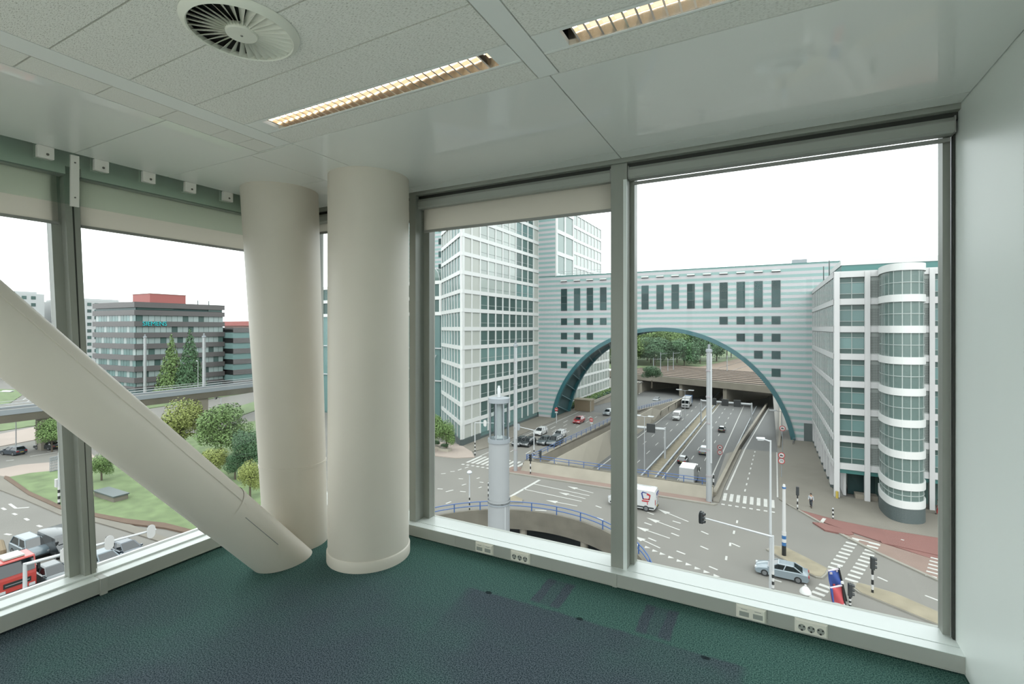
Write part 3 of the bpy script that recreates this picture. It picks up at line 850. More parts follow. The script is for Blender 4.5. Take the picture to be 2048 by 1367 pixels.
# round opening with its ring wall, dark undercroft and pillars
pit = struct('round_opening', (CI[0], CI[1], G-5))
MB().lathe([(RI, G-1.5), (RI, G+0.75), (RI-0.35, G+0.75), (RI-0.35, G-1.5), (RI, G-1.5)], CI, 96).build('ring_wall', 'concrete_dark', pit)
MB().lathe([(RI+5.5, G-6.5), (RI+5.5, G-0.62)], CI, 64).build('undercroft_wall', 'under_shade', pit)
MB().lathe([(RI, G-0.62), (RI+5.5, G-0.62)], CI, 64).build('undercroft_roof', 'under_shade', pit)
MB().lathe([(0.0, G-6.5), (RI+5.5, G-6.5)], CI, 64).build('undercroft_floor', 'under_shade', pit)
for k in range(12):
    t = math.radians(-14 + 30*k)
    MB().cone((CI[0]+(RI+0.6)*math.cos(t), CI[1]+(RI+0.6)*math.sin(t), G-6.5), (CI[0]+(RI+0.6)*math.cos(t), CI[1]+(RI+0.6)*math.sin(t), G-0.62), 0.45, n=14).build('pillar', 'concrete_pale', pit, smooth=True)

def railing(label, path, z, h=1.0, post=2.2, rails=(1.0, 0.55), closed=False, group=None, r=0.05, drop=None):
    o = thing('blue_railing', label, 'railing', (path[0][0], path[0][1], z), group='blue railings by the road')
    L = [Vector((p[0], p[1], 0)) for p in path]
    for q in rails:
        MB().tube([(p.x, p.y, z + h*q - (drop(p.y) if drop else 0)) for p in L], r, 8, closed).build('rail', 'blue_rail', o)
    pts = []; acc = 0.0
    seq = L + ([L[0]] if closed else [])
    nxt = 0.0
    for a_, b_ in zip(seq[:-1], seq[1:]):
        d_ = (b_-a_).length
        while nxt <= acc + d_:
            pts.append(a_ + (b_-a_)*((nxt-acc)/d_)); nxt += post
        acc += d_
    pm = MB().cone((0, 0, 0), (0, 0, h), r*1.15, n=8).mesh('post', 'blue_rail')
    for p in pts: put('post', pm, o, (p.x-path[0][0], p.y-path[0][1], -drop(p.y) if drop else 0))
    return o
railing('curved blue railing on the ring wall of the round opening', [(CI[0]+(RI-0.17)*math.cos(2*math.pi*k/64), CI[1]+(RI-0.17)*math.sin(2*math.pi*k/64)) for k in range(64)], G+0.75, 0.95, 3.1, (1.0, 0.5), True, r=0.06)
railing('straight blue railing on the parapet over the motorway mouth', [(-34.2, TR0+0.2), (-7.0, TR0+0.2)], G+1.32, 0.85, 2.4)
railing('long blue railing along the wall between side road and motorway', [(trench_left(y), y) for y in range(71, 175, 5)], G+0.75, 0.9, 2.5, drop=lambda y: G-dip(y, 125, 190, 4.4))
railing('far blue railing beside the hedge beyond the arch', [(-47.6, 127), (-47.4, 170)], G+0.1, 0.9, 2.5)

# pavements, islands and grass
def patch(name, m, pix=None, pts=None, h=0.12, parent=None):
    p = pts or [GP(*q) for q in pix]
    return MB().prism(p, G-0.05, G+h).build(name, m, parent or gr)
def pave(name, m, pix, h=0.12, kerb=0.0):
    o = patch(name, m, pix, None, h)
    return o
# brick footway before the parapet, with kerb
patch('brick_footway', 'brick_paving', pts=[(-36.5, 66.5), (-6.6, 66.5), (-6.2, 68.0), (-6.3, TR0-1.8), (-34.3, TR0-1.8), (-34.8, TR0), (-36.5, 69.5)])
patch('kerb', 'kerb_stone', pts=[(-36.6, 66.2), (-6.0, 66.2), (-5.6, 66.9), (-6.5, 66.6), (-36.5, 66.55)], h=0.16)
patch('paved_strip', 'paving', pts=[(-6.4, 67.6), (-5.5, 67.6), (-5.4, 74.5), (-4.2, 99), (-6.0, 95), (-6.1, TR0)])
# footway beside the white wing, right of the ramp
patch('footway', 'paving', pts=[(1.35, 72.5), (2.3, 70.7), (3.2, 69.5), (7.4, 67.6), (11.0, 67.0), (40, 66.8), (40, 77.5), (8.0, 77.5), (8.0, 112), (2.4, 112), (1.8, 100)])
patch('cycle_path', 'red_asphalt', pts=[(3.2, 69.5), (4.6, 67.3), (6.6, 65.6), (14.6, 60.3), (40, 52), (40, 66.8), (11.0, 67.0), (7.4, 67.6)], h=0.10)
patch('brick_strip', 'brick_paving', pts=[(6.3, 64.9), (7.8, 62.3), (9.9, 59.6), (13.6, 55.7), (40, 44), (40, 52), (14.6, 60.3), (8.0, 64.0)], h=0.105)
patch('kerb', 'kerb_stone', pts=[(2.2, 70.9), (4.3, 67.5), (7.5, 62.4), (9.7, 59.5), (13.3, 55.6), (40, 43.8), (40, 44.1), (13.5, 55.85), (9.95, 59.75), (7.8, 62.6), (4.7, 67.4), (2.45, 70.9)], h=0.14)
patch('red_island', 'red_asphalt', [(1625, 1046), (1645, 1048), (1700, 1064), (1708, 1070), (1698, 1072), (1650, 1062)], h=0.17)
patch('red_island', 'red_asphalt', [(1760, 1083), (1772, 1081), (1880, 1108), (1890, 1116), (1790, 1093), (1764, 1088)], h=0.17)
# traffic islands
def island(pix, m):
    p = [GP(*q) for q in pix]
    c = (sum(q[0] for q in p)/len(p), sum(q[1] for q in p)/len(p))
    MB().prism(p, G-0.05, G+0.14).build('kerb', 'kerb_stone', gr)
    MB().prism([(c[0]+(q[0]-c[0])*0.93, c[1]+(q[1]-c[1])*0.93) for q in p], G+0.1, G+0.17).build('island_top', m, gr)
island([(1532, 1100), (1548, 1092), (1572, 1096), (1620, 1120), (1658, 1140), (1654, 1150), (1645, 1158), (1632, 1156), (1600, 1140)], 'dry_grass')
island([(1704, 1176), (1708, 1166), (1722, 1168), (1790, 1188), (1882, 1228), (1960, 1262), (1955, 1285), (1876, 1252), (1790, 1216), (1716, 1186)], 'dry_grass')
island([(1020, 996), (1028, 992), (1046, 1000), (1044, 1006), (1020, 1006)], 'dry_grass')
# left corner before the tower
patch('pale_footway', 'pale_paving', pts=[(-47.2, 74.4), (-44.9, 71.6), (-47.5, 69.6), (-53, 69.0), (-75, 70), (-75, 78), (-52, 78)])
patch('footway', 'paving', pts=[(-51.4, 77.5), (-47.2, 74.4), (-46.2, 80), (-45.8, 95), (-45.4, 125), (-46.3, 170), (-60, 170), (-52, 112.4), (-51.4, 112)])
# left view: lawns, paths and the far street
patch('lawn', 'grass', [(18, 955), (60, 947), (118, 941), (200, 922), (330, 880), (520, 840), (640, 840), (640, 1000), (520, 1050), (400, 1066), (330, 1048), (255, 1040), (200, 1030), (120, 1012), (60, 985)], h=0.14)
patch('lawn_edge', 'paving', [(0, 952), (18, 955), (60, 985), (120, 1012), (200, 1030), (255, 1048), (330, 1075), (420, 1090), (420, 1100), (325, 1086), (250, 1062), (195, 1046), (120, 1030), (50, 1000), (-40, 965)], h=0.12)
patch('lawn_border', 'earth', [(10, 953), (18, 955), (60, 985), (120, 1012), (200, 1030), (255, 1040), (330, 1048), (400, 1066), (470, 1060), (470, 1066), (400, 1074), (330, 1058), (253, 1049), (197, 1037), (118, 1019), (56, 991), (8, 958)], h=0.2)
patch('footway', 'pale_paving', [(0, 938), (40, 930), (100, 925), (180, 905), (200, 922), (118, 941), (60, 947), (18, 955), (-60, 955)], h=0.10)
patch('footway', 'pale_paving', [(-60, 880), (0, 868), (90, 850), (200, 830), (200, 842), (90, 876), (0, 893), (-60, 905)], h=0.10)
patch('lawn', 'grass', [(-60, 858), (0, 846), (120, 826), (330, 796), (500, 772), (500, 785), (330, 812), (120, 844), (0, 862), (-60, 878)], h=0.14)
patch('lawn', 'grass', [(-80, 800), (0, 778), (60, 780), (20, 806), (-80, 826)], h=0.14)
patch('lawn', 'grass', [(420, 830), (520, 800), (640, 790), (640, 812), (520, 818), (440, 846)], h=0.14)

# ---- road markings
mk = struct('road_markings', (0, 60, G))
MZ = G + 0.012
def line_px(a, b_, w=0.15, z=G, name='lane_line'):
    p, q = Vector(GP(*a, z)), Vector(GP(*b_, z))
    d_ = (q-p).normalized(); n_ = Vector((-d_.y, d_.x))*w/2
    return MB().prism([tuple(p+n_), tuple(q+n_), tuple(q-n_), tuple(p-n_)], z-0.01, z+0.012).build(name, 'road_paint', mk)
def line_w(x0, y0, x1, y1, w=0.15, z=G, name='lane_line', zf=None):
    p, q = Vector((x0, y0)), Vector((x1, y1))
    d_ = (q-p).normalized(); n_ = Vector((-d_.y, d_.x))*w/2
    f0 = (lambda x, y: zf(y)-0.01) if zf else z-0.01
    f1 = (lambda x, y: zf(y)+0.014) if zf else z+0.014
    return MB().prism([tuple(p+n_), tuple(q+n_), tuple(q-n_), tuple(p-n_)], f0, f1).build(name, 'road_paint', mk)
def c4(x, y): return (1240+x/5.12, 860+y/5.12)
def c2(x, y): return (840+x/5.12, 900+y/5.12)
def arrow_px(a, b_, head=0.35, w=0.16):
    """a long thin street arrow; a = tip"""
    p, q = Vector(GP(*a)), Vector(GP(*b_)); d_ = (q-p); L_ = d_.length; d_.normalize(); n_ = Vector((-d_.y, d_.x))
    h_ = p + d_*(L_*head)
    pts = [p, h_+n_*0.42, h_+n_*w/2, q+n_*w/2, q-n_*w/2, h_-n_*w/2, h_-n_*0.42]
    MB().prism([tuple(v) for v in pts], G-0.01, G+0.012).build('lane_arrow', 'road_paint', mk)
for a_, b_ in (((385, 805), (700, 935)), ((275, 895), (612, 1020)), ((160, 985), (510, 1105)), ((150, 1085), (410, 1205))): arrow_px(c4(*a_), c4(*b_))
for a_, b_ in (((1290, 510), (1610, 570)), ((1510, 368), (1775, 437)), ((1420, 430), (1695, 495))): arrow_px(c2(*a_), c2(*b_))
for a_, b_ in (((540, 928), (622, 952)), ((250, 945), (325, 970)), ((290, 1102), (370, 1135)), ((525, 1052), (605, 1083)), ((832, 1033), (905, 1065)), ((580, 1235), (668, 1268)),
               ((825, 1185), (905, 1220)), ((1140, 1155), (1228, 1193)), ((1131, 1150), (1126, 1185)), ((1201, 922), (1196, 950)), ((1171, 1028), (1163, 1060)), ((1091, 1288), (1085, 1328)), ((280, 838), (346, 862))):
    line_px(c4(*a_), c4(*b_), 0.2, name='lane_dash')
for a_, b_ in (((1418, 1132), (1435, 1139)), ((1546, 1158), (1563, 1163)), ((1488, 1167), (1509, 1174)), ((1755, 1153), (1775, 1162)), ((1850, 1190), (1876, 1200))): line_px(a_, b_, 0.2, name='lane_dash')
line_px((1640, 1048), (1649, 1036), 0.35, G+0.1, 'cycle_bar')
line_px((1704, 1075), (1758, 1088), 0.3, G+0.1, 'stop_line')
line_px((1802, 1078), (1808, 1080), 0.2, G+0.1, 'lane_dash')
for a_, b_ in (((1170, 345), (1735, 465)), ((1060, 397), (1655, 523))): line_px(c2(*a_), c2(*b_), 0.16)
line_px(c2(925, 474), c2(1225, 303), 0.4, name='stop_line')
line_px(c2(1275, 255), c2(1330, 222), 0.5, name='stop_line')
for a_, b_ in (((1800, 568), (1858, 588)), ((1810, 690), (1875, 710)), ((95, 250), (150, 246)), ((215, 240), (262, 236)), ((395, 290), (440, 293)), ((580, 290), (610, 280)), ((180, 393), (232, 397)), ((265, 425), (340, 405)),
               ((410, 420), (468, 425)), ((100, 508), (145, 492)), ((265, 545), (318, 525)), ((80, 637), (130, 620)), ((610, 325), (650, 330)), ((430, 358), (470, 345)), ((390, 205), (425, 190)), ((460, 182), (495, 170)),
               ((310, 218), (355, 215)), ((600, 385), (630, 375)), ((1180, 612), (1295, 618))):
    line_px(c2(*a_), c2(*b_), 0.22, name='lane_dash')
# give-way triangles
for px, py in ((1276, 1089), (1294, 1094), (1309, 1101), (1324, 1107), (1341, 1114), (1358, 1121), (1376, 1128), (1394, 1136), (1412, 1143), (1432, 1151)):
    x, y = GP(px, py)
    MB().prism([(x-0.2, y-0.28), (x+0.35, y-0.02), (x-0.22, y+0.28)], G-0.01, G+0.012).build('give_way_tooth', 'road_paint', mk)
# zebra over the ramp, with small squares before it
for i in range(8):
    x = -5.0 + 0.80*i
    line_w(x, 68.9, x-0.02, 72.0, 0.42, name='zebra_bar')
    line_w(x-0.2, 67.3, x+0.2, 67.3, 0.4, name='zebra_square')
# zebra over the side road
for i in range(10):
    x = -44.4 + 0.95*i
    line_w(x, 68.4, x, 73.0, 0.5, name='zebra_bar')
    line_w(x-0.25, 67.2, x+0.25, 67.2, 0.45, name='zebra_square')
# cycle crossing blocks
def blocks(a_, b_, n, w=0.95, t=0.42, z=G):
    p, q = Vector(GP(*a_)), Vector(GP(*b_)); d_ = (q-p).normalized(); n_ = Vector((-d_.y, d_.x))
    for k in range(n):
        c_ = p + (q-p)*(k/(n-1))
        zz = G + 0.105 if (c_.y > 62.3 - (c_.x-7.8)*1.35) else G
        pts = [c_+n_*w/2+d_*t/2, c_+n_*w/2-d_*t/2, c_-n_*w/2-d_*t/2, c_-n_*w/2+d_*t/2]
        MB().prism([tuple(v) for v in pts], zz-0.01, zz+0.014).build('crossing_block', 'road_paint', mk)
blocks((1707, 1080), (1668, 1136), 9)
blocks((1651, 1172), (1622, 1202), 5)
blocks((1749, 1089), (1703, 1160), 11)
blocks((1872, 1119), (1862, 1154), 6, 0.8, 0.3)
# motorway lines
def sk(y): return (y-115)*0.018
for x0, w in ((-29.6, 0.25), (-20.9, 0.2), (-17.0, 0.25), (-9.0, 0.2)):
    line_w(x0+sk(72), 72, x0+sk(250), 250, w, HW)
for x0 in (-26.7, -23.8, -14.3, -11.7):
    for k in range(20):
        ya = 74 + 9.0*k
        line_w(x0+sk(ya), ya, x0+sk(ya+3.2), ya+3.2, 0.16, HW, 'lane_dash')
zr = lambda y: dip(y, 100, 190, 5.0)
line_w(-5.0, 73.5, -3.7, 100, 0.22); line_w(-3.7, 100, 0.5, 190, 0.22, zf=zr)
line_w(1.2, 73.5, 1.5, 100, 0.18)
for k in range(9):
    ya = 74 + 3.0*k; line_w(-2.75+0.03*(ya-74), ya, -2.75+0.03*(ya-73), ya+1.1, 0.18, name='lane_dash')
# side road lines
line_w(-44.6, 73, -44.8, 125, 0.2)
for x0 in (-41.3, -38.2):
    for k in range(7):
        ya = 78 + 6.5*k; line_w(x0, ya, x0-0.1, ya+2.4, 0.16, name='lane_dash')
for x0, ya in ((-42.8, 100), (-39.7, 99), (-42.9, 108), (-39.8, 107), (-39.6, 116)):
    line_w(x0, ya, x0-0.1, ya+3.0, 0.25, name='lane_arrow')
# left street lines
for a_, b_ in (((19, 1007), (32, 1016)), ((32, 1016), (58, 1014)), ((4, 1015), (11, 1019)), ((26, 1026), (33, 1029)), ((50, 1036), (57, 1040)), ((75, 1050), (83, 1053)), ((10, 1067), (22, 1069)), ((36, 1081), (48, 1084)),
               ((12, 921), (28, 919)), ((60, 912), (115, 903)), ((95, 902), (112, 899)), ((12, 789), (36, 797)), ((22, 789), (34, 792)), ((34, 796), (46, 789)), ((44, 800), (56, 793)), ((54, 803), (64, 797))):
    line_px(a_, b_, 0.28, name='lane_dash')
# 
# ================================================================== OUTSIDE: buildings
BAND0, FLH = 1.5, 3.6
# ---- striped building with the great arch over the motorway
YA = 112.3; YA2 = 123.5; ROOF = 14.5
ac, az, ar = -21.4, -24.95, 26.65
def arch_pts(r, n=48, zmin=G):
    out = []
    a0 = math.asin((zmin-az)/r)
    for i in range(n+1):
        t = a0 + (math.pi-2*a0)*i/n
        out.append((ac+r*math.cos(t), az+r*math.sin(t)))
    return out                      # from the right foot to the left foot
ab = thing('arch_building', 'striped pale teal office block bridging the motorway with one great arch', 'building', (-21.4, YA, G))
MB().prism_y([(-51.4, G), (-51.4, ROOF), (30, ROOF), (30, G)] + arch_pts(ar), YA, YA2).build('facade', 'stripe_cladding', ab)
for y0, y1 in ((YA-0.35, YA+0.7), (YA2-0.9, YA2+0.1)):
    outer = arch_pts(ar+0.12); inner = arch_pts(ar-0.75)
    b = MB(); n = len(outer)
    vs = [(x, y0, z) for x, z in outer] + [(x, y0, z) for x, z in inner] + [(x, y1, z) for x, z in outer] + [(x, y1, z) for x, z in inner]
    b.v = vs
    for i in range(n-1):
        b.f += [(i, i+1, n+i+1, n+i), (2*n+i, 3*n+i, 3*n+i+1, 2*n+i+1), (n+i, n+i+1, 3*n+i+1, 3*n+i), (i, 2*n+i, 2*n+i+1, i+1)]
    b.build('arch_rib', 'teal_steel', ab)
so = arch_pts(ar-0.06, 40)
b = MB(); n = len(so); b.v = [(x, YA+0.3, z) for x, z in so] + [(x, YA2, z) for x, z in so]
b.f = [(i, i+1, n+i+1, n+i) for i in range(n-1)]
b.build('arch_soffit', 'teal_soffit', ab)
bp_ = arch_pts(ar-0.5, 24)
for i in range(1, 24):
    (x0, z0), (x1, z1) = bp_[i], bp_[i+1] if i < 24 else bp_[i]
    MB().cone((x0, YA+0.5, z0), (x1, YA2-0.5, z1), 0.16, n=6).build('arch_brace', 'teal_steel', ab)
def facade_window(x, z0, z1, panes, w=1.62):
    o = ib('window', 'plinth_dark', ab, x, YA-0.06, z0, x+w, YA+0.02, z1)
    hgt = (z1-z0)/panes
    for k in range(panes):
        ib('window_pane', 'pane_deep', ab, x+0.07, YA-0.085, z0+k*hgt+0.06, x+w-0.07, YA-0.05, z0+(k+1)*hgt-0.06)
TX = [-45.25, -41.85, -38.6, -35.3, -32.05, -28.77, -25.5, -22.17, -18.9, -15.6, -12.32, -9.04, -5.75, -2.46, 0.74]
for x in TX:
    facade_window(x, 5.9, 11.35, 3)
    ib('vent_hood', 'white_panel', ab, x, YA-0.35, 13.15, x+1.6, YA, 13.42)
    ib('vent_slot', 'plinth_dark', ab, x, YA-0.03, 12.98, x+1.6, YA, 13.15)
SM = ((2.43, ([-45.25, -41.85, -38.6, -35.3], [-9.04, -5.75, -2.46, 0.74])), (-1.12, ([-45.25, -41.85, -38.6], [-5.75, -2.46, 0.74])),
      (-4.62, ([-45.25, -41.85], [-2.46, 0.74])), (-8.2, ([-45.25], [0.74])))
for z0, xs in SM:
    for grp_ in xs:
        for x in grp_: facade_window(x, z0, z0+1.64, 1)
ib('doorway', 'plinth_dark', ab, 6.4, YA-0.05, G, 7.85, YA+0.02, G+3.6)
ib('roof_edge', 'teal_band', ab, -46.5, YA-0.08, ROOF-0.02, 30, YA2, ROOF+0.12)
for x in range(-46, 5, 2):
    MB().cone((x, YA+1.5, ROOF), (x, YA+1.5, ROOF+1.3), 0.04, n=6).build('roof_post', 'steel_white', ab)
for z in (0.7, 1.3): MB().cone((-46, YA+1.5, ROOF+z), (4, YA+1.5, ROOF+z), 0.045, n=6).build('roof_rail', 'steel_white', ab)
ib('roof_unit', 'steel_grey', ab, 4.4, YA+1, ROOF, 7.0, YA+4, ROOF+0.95)
# ---- grid tower left of the arch (with a slanted corner face)
gt = thing('grid_tower', 'tall white-gridded office tower left of the great arch', 'building', (-58, 95, G))
FP = [(-51.55, 77.55), (-51.55, 112.2), (-65.9, 112.2), (-65.9, 91.3)]
TOPZ = 38.0
MB().prism(FP, G, TOPZ).build('core', 'pane_teal', gt)
yb_ = [77.5 + 3.16*i for i in range(12)]
zb_ = [BAND0 + FLH*k for k in range(-5, 11)]
for z in zb_:
    ib('floor_band', 'white_panel', gt, -51.7, 77.4, z-0.38, -51.28, 112.3, z+0.38)
for i, y in enumerate(yb_):
    y1 = y + (0.75 if i == 0 else 0.42)
    ib('mullion', 'white_panel', gt, -51.7, y, G+1.2, -51.32, y1, TOPZ)
for i in range(11):
    for k in range(len(zb_)-1):
        z0, z1 = zb_[k]+0.38, zb_[k+1]-0.38
        blank = i < 2 or i == 10
        m_ = 'blank_panel' if blank else ('pane_pale' if (zb_[k] > 8 and i < 7) else ('pane_dark' if k % 4 != 3 else 'pane_teal'))  # paler upper panes: sky reflection painted into their colour
        ib('spandrel_panel' if blank else 'window_pane', m_, gt, -51.6, yb_[i]+0.42, z0, -51.45, yb_[i+1], z1)
        if not blank:
            ib('glazing_bar', 'mullion_metal', gt, -51.46, yb_[i]+0.42, z0+0.8, -51.40, yb_[i+1], z0+0.88)
    z0, z1 = G+1.2, zb_[0]-0.38
    blank = i < 2 or i == 10
    ib('spandrel_panel' if blank else 'shop_pane', 'blank_panel' if blank else 'pane_teal', gt, -51.6, yb_[i]+0.42, z0, -51.45, yb_[i+1], z1)
ib('plinth', 'plinth_dark', gt, -51.75, 77.3, G, -51.2, 84.0, G+1.25)
ib('plinth', 'plinth_dark', gt, -51.7, 84.0, G, -51.3, 112.2, G+0.5)
# slanted face: built along a local axis, then turned by 45 degrees
dv_ = Vector((-65.9+51.55, 91.3-77.55)); LS = dv_.length; ang_ = math.atan2(dv_.y, dv_.x)
sf = bpy.data.objects.new('corner_face', None); COL.objects.link(sf); sf.parent = gt; sf.location = (-51.55+58, 77.55-95, 0); sf.rotation_euler = (0, 0, ang_)
def sfb(name, m, u0, u1, z0, z1, d0, d1): return ib(name, m, sf, u0, d0, z0-G, u1, d1, z1-G, world=False)
for z in zb_: sfb('floor_band', 'white_panel', 0, LS, z-0.38, z+0.38, 0.0, 0.35)
nc = 7
for i in range(nc+1): sfb('mullion', 'white_panel', LS*i/nc-0.16, LS*i/nc+0.16, G+1.2, TOPZ, 0.0, 0.28)
for i in range(nc):
    for k in range(-1, len(zb_)-1):
        z0 = zb_[k]+0.38 if k >= 0 else G+1.2
        sfb('window_pane', 'pane_pale' if (k > 9 and i > 2) else 'pane_teal', LS*i/nc+0.16, LS*(i+1)/nc-0.16, z0, zb_[k+1]-0.38, 0.02, 0.12)  # high panes pale, mirrored sky put into the colour
sfb('plinth', 'plinth_dark', 0, LS, G, G+1.25, 0.0, 0.4)
# ---- low glass front and striped tower further left
lg = thing('podium', 'glazed two-storey podium front beside the slanted tower corner', 'building', (-80, 91.3, G))
MB().box(-110, 91.6, G, -65.95, 112.1, 12.0).build('core', 'pane_teal', lg)
for z in (12.2, 8.6, 5.0): ib('floor_band', 'white_panel', lg, -110, 91.2, z-0.4, -65.95, 91.6, z+0.4)
for i in range(14):
    x = -66.6-3.2*i
    ib('mullion', 'white_panel', lg, x-0.25, 91.25, 5.0, x+0.25, 91.6, 12.2)
    for z0 in (5.4, 9.0): ib('window_pane', 'pane_dark', lg, x-2.95, 91.45, z0, x-0.25, 91.58, z0+2.8)
    ib('glass_wall', 'pane_teal', lg, x-2.95, 91.45, G+0.4, x-0.1, 91.58, 4.6)
for z in (-3.0, -10.5): ib('transom', 'steel_white', lg, -110, 91.1, z-0.12, -65.95, 91.45, z+0.12)
for i in range(4): MB().cone((-67.5-3*i, 91.0, -4.5), (-70.0-3*i, 90.6, -9.5), 0.09, n=6).build('stay', 'steel_white', lg)
dm = MB().lathe([(6.0, 12.3), (5.7, 13.6), (4.6, 15.0), (2.6, 16.0), (0.0, 16.4)], (-73.5, 97.5), 20)
dm.build('glass_dome', 'pane_bay', lg)
for k in range(10):
    t = 2*math.pi*k/10
    MB().tube([(-73.5+r*math.cos(t), 97.5+r*math.sin(t), z) for r, z in ((6.05, 12.3), (5.75, 13.65), (4.65, 15.05), (2.65, 16.05), (0.1, 16.45))], 0.09, 6).build('dome_rib', 'steel_white', lg)
t2 = thing('striped_tower', 'striped teal tower with square windows behind the glass podium', 'building', (-80, 112, G))
MB().box(-110, 112.3, G, -66.0, 140, 40).build('facade', 'stripe_cladding', t2)
for i in range(10):
    for k in range(-1, 8):
        z = BAND0 + FLH*k + 13.0; x = -69.2-3.3*i
        ib('window', 'pane_deep', t2, x, 112.2, z, x+1.64, 112.32, z+1.64)
# ---- upper tower that rises behind the arch building
ut = thing('upper_tower', 'white-gridded upper tower rising above the striped arch building', 'building', (-56, 125, G))
MB().box(-66.0, YA+0.02, 14.62, -46.7, 149, 33.0).build('core', 'pane_teal', ut)
MB().box(-66.0, YA, 14.6, -46.62, YA+0.4, 40.0).build('striped_face', 'stripe_cladding', ut)
ib('corner_strip', 'white_panel', ut, -46.75, YA-0.05, 14.6, -46.45, YA+0.9, 33.2)
ib('corner_strip', 'white_panel', ut, -46.75, 123.9, 14.6, -46.45, 124.5, 33.2)
ib('corner_strip', 'white_panel', ut, -46.75, 117.8, 14.6, -46.45, 118.7, 33.2)
for z in (14.9, 20.4, 25.9, 31.4): ib('floor_band', 'white_panel', ut, -46.75, YA, z-0.5, -46.42, 124.5, z+0.5)
for z0 in (15.4, 20.9, 26.4):
    for y0 in (113.2, 118.7): ib('window_pane', 'pane_bay', ut, -46.75, y0, z0, -46.6, y0+4.9, z0+4.5)
for k in range(0, 6):
    z = 14.9 + 3.6*k
    ib('floor_band', 'white_panel', ut, -46.75, 124.5, z-0.42, -46.45, 149.1, z+0.42)
    if k < 5:
        for i in range(8): ib('window_pane', 'pane_pale', ut, -46.75, 124.5+3.075*i+0.25, z+0.42, -46.6, 124.5+3.075*(i+1)-0.25, z+3.18)
for i in range(9): ib('mullion', 'white_panel', ut, -46.75, 124.5+3.075*i-0.25, 14.6, -46.48, 124.5+3.075*i+0.25, 33.2)
# lower back wing seen through the left foot of the arch
bw = thing('back_wing', 'white-gridded low wing seen through the left foot of the arch', 'building', (-52, 150, G))
MB().box(-62, YA2+0.2, G, -51.6, 175, 14.3).build('core', 'blank_panel', bw)
for k in range(0, 11): ib('floor_band', 'white_panel', bw, -51.75, YA2+0.2, G+0.6+3.4*k-0.35, -51.4, 175, G+0.6+3.4*k+0.35)
for i in range(16):
    y = YA2+1+3.2*i; ib('mullion', 'white_panel', bw, -51.75, y-0.2, G, -51.42, y+0.2, 14.3)
    for k in range(10): ib('window_pane', 'pane_pale', bw, -51.68, y+0.25, G+1.0+3.4*k, -51.55, y+2.95, G+3.6+3.4*k)

# ---- white wing with the round stair bay, right of the arch
wg = thing('wing_building', 'white-framed office wing with a rounded glass stair bay', 'building', (14, 77, G))
YW = 77.0; XW = 7.85
MB().box(XW+0.35, YW+0.35, G+4.0, 45, YA-0.02, 8.6).build('core', 'pane_teal', wg)
MB().box(XW+2.2, YW+2.6, G, 45, YA-0.3, G+4.05).build('ground_core', 'pane_dark', wg)
wz = [BAND0 + FLH*k for k in range(-5, 3)]       # band centres
piers = ((7.82, 8.43), (11.13, 11.71), (17.64, 18.16), (21.3, 21.9), (24.9, 25.5))
for x0, x1 in piers: ib('pier', 'pier_panel', wg, x0, YW-0.25, G+0.1, x1, YW+0.4, 9.0)
for z in wz:
    ib('floor_band', 'pier_panel', wg, 7.82, YW-0.12, z-0.40, 12.72, YW+0.35, z+0.40)
    ib('floor_band', 'pier_panel', wg, 16.2, YW-0.12, z-0.40, 45, YW+0.35, z+0.40)
    ib('side_band', 'pier_panel', wg, XW-0.1, YW+0.4, z-0.36, XW+0.3, YA-0.05, z+0.36)
red = {(2, 0): 'logo_red'}
for k in range(7):
    z0, z1 = wz[k]+0.40, wz[k+1]-0.40
    for x0, x1 in ((8.43, 11.13), (18.16, 21.3), (21.9, 24.9)):
        xm = (x0+x1)/2
        for q0, q1 in ((x0, xm-0.03), (xm+0.03, x1)):
            for f0, f1 in ((0.0, 0.24), (0.24, 0.76), (0.76, 1.0)):
                ib('window_pane', 'pane_dark' if f0 != 0.24 else 'pane_teal', wg, q0, YW+0.2, z0+(z1-z0)*f0, q1, YW+0.34, z0+(z1-z0)*f1-0.05)
        ib('glazing_bar', 'mullion_metal', wg, xm-0.04, YW+0.12, z0, xm+0.04, YW+0.3, z1)
        for f in (0.24, 0.76): ib('glazing_bar', 'mullion_metal', wg, x0, YW+0.14, z0+(z1-z0)*f-0.06, x1, YW+0.3, z0+(z1-z0)*f)
    for x0, x1 in ((11.71, 12.72), (16.9, 17.64)):
        ib('grille_panel', 'grille', wg, x0, YW+0.05, z0, x1, YW+0.3, z1)
        b = MB(); nx = 6 if x1-x0 > 0.9 else 4; nz = 10
        for i in range(nx):
            for j in range(nz):
                xx = x0+(x1-x0)*(i+0.25)/nx; zz = z0+0.15+(z1-z0-0.7)*(j+0.25)/nz
                b.box(xx, YW+0.03, zz, xx+(x1-x0)/nx*0.6, YW+0.06, zz+(z1-z0-0.7)/nz*0.6)
        b.build('grille_holes', 'grille_hole', wg, kind='stuff')
    # side face: panes and slim mullions
    for i in range(9):
        y0 = YW+0.5+(YA-YW-0.7)*i/9; y1 = YW+0.5+(YA-YW-0.7)*(i+1)/9
        ib('window_pane', 'pane_dark', wg, XW-0.01, y0+0.1, z0+0.04, XW+0.32, y1-0.1, z1-0.04)
for i in range(19):
    y = YW+0.5+(YA-YW-0.7)*i/18
    ib('side_mullion', 'white_panel', wg, XW-0.05, y-0.11, wz[0], XW+0.2, y+0.11, 8.7)
for i in range(8):
    y = YW+4.2+4.2*i
    ib('pilotis', 'pier_panel', wg, XW-0.05, y, G+0.5, XW+0.75, y+1.3, wz[0])
    ib('pilotis_foot', 'plinth_dark', wg, XW-0.02, y+0.05, G, XW+0.72, y+1.25, G+0.5)
ib('fascia', 'teal_band', wg, 8.43, YW+0.1, wz[0]-0.95, 12.7, YW+0.35, wz[0]-0.40)
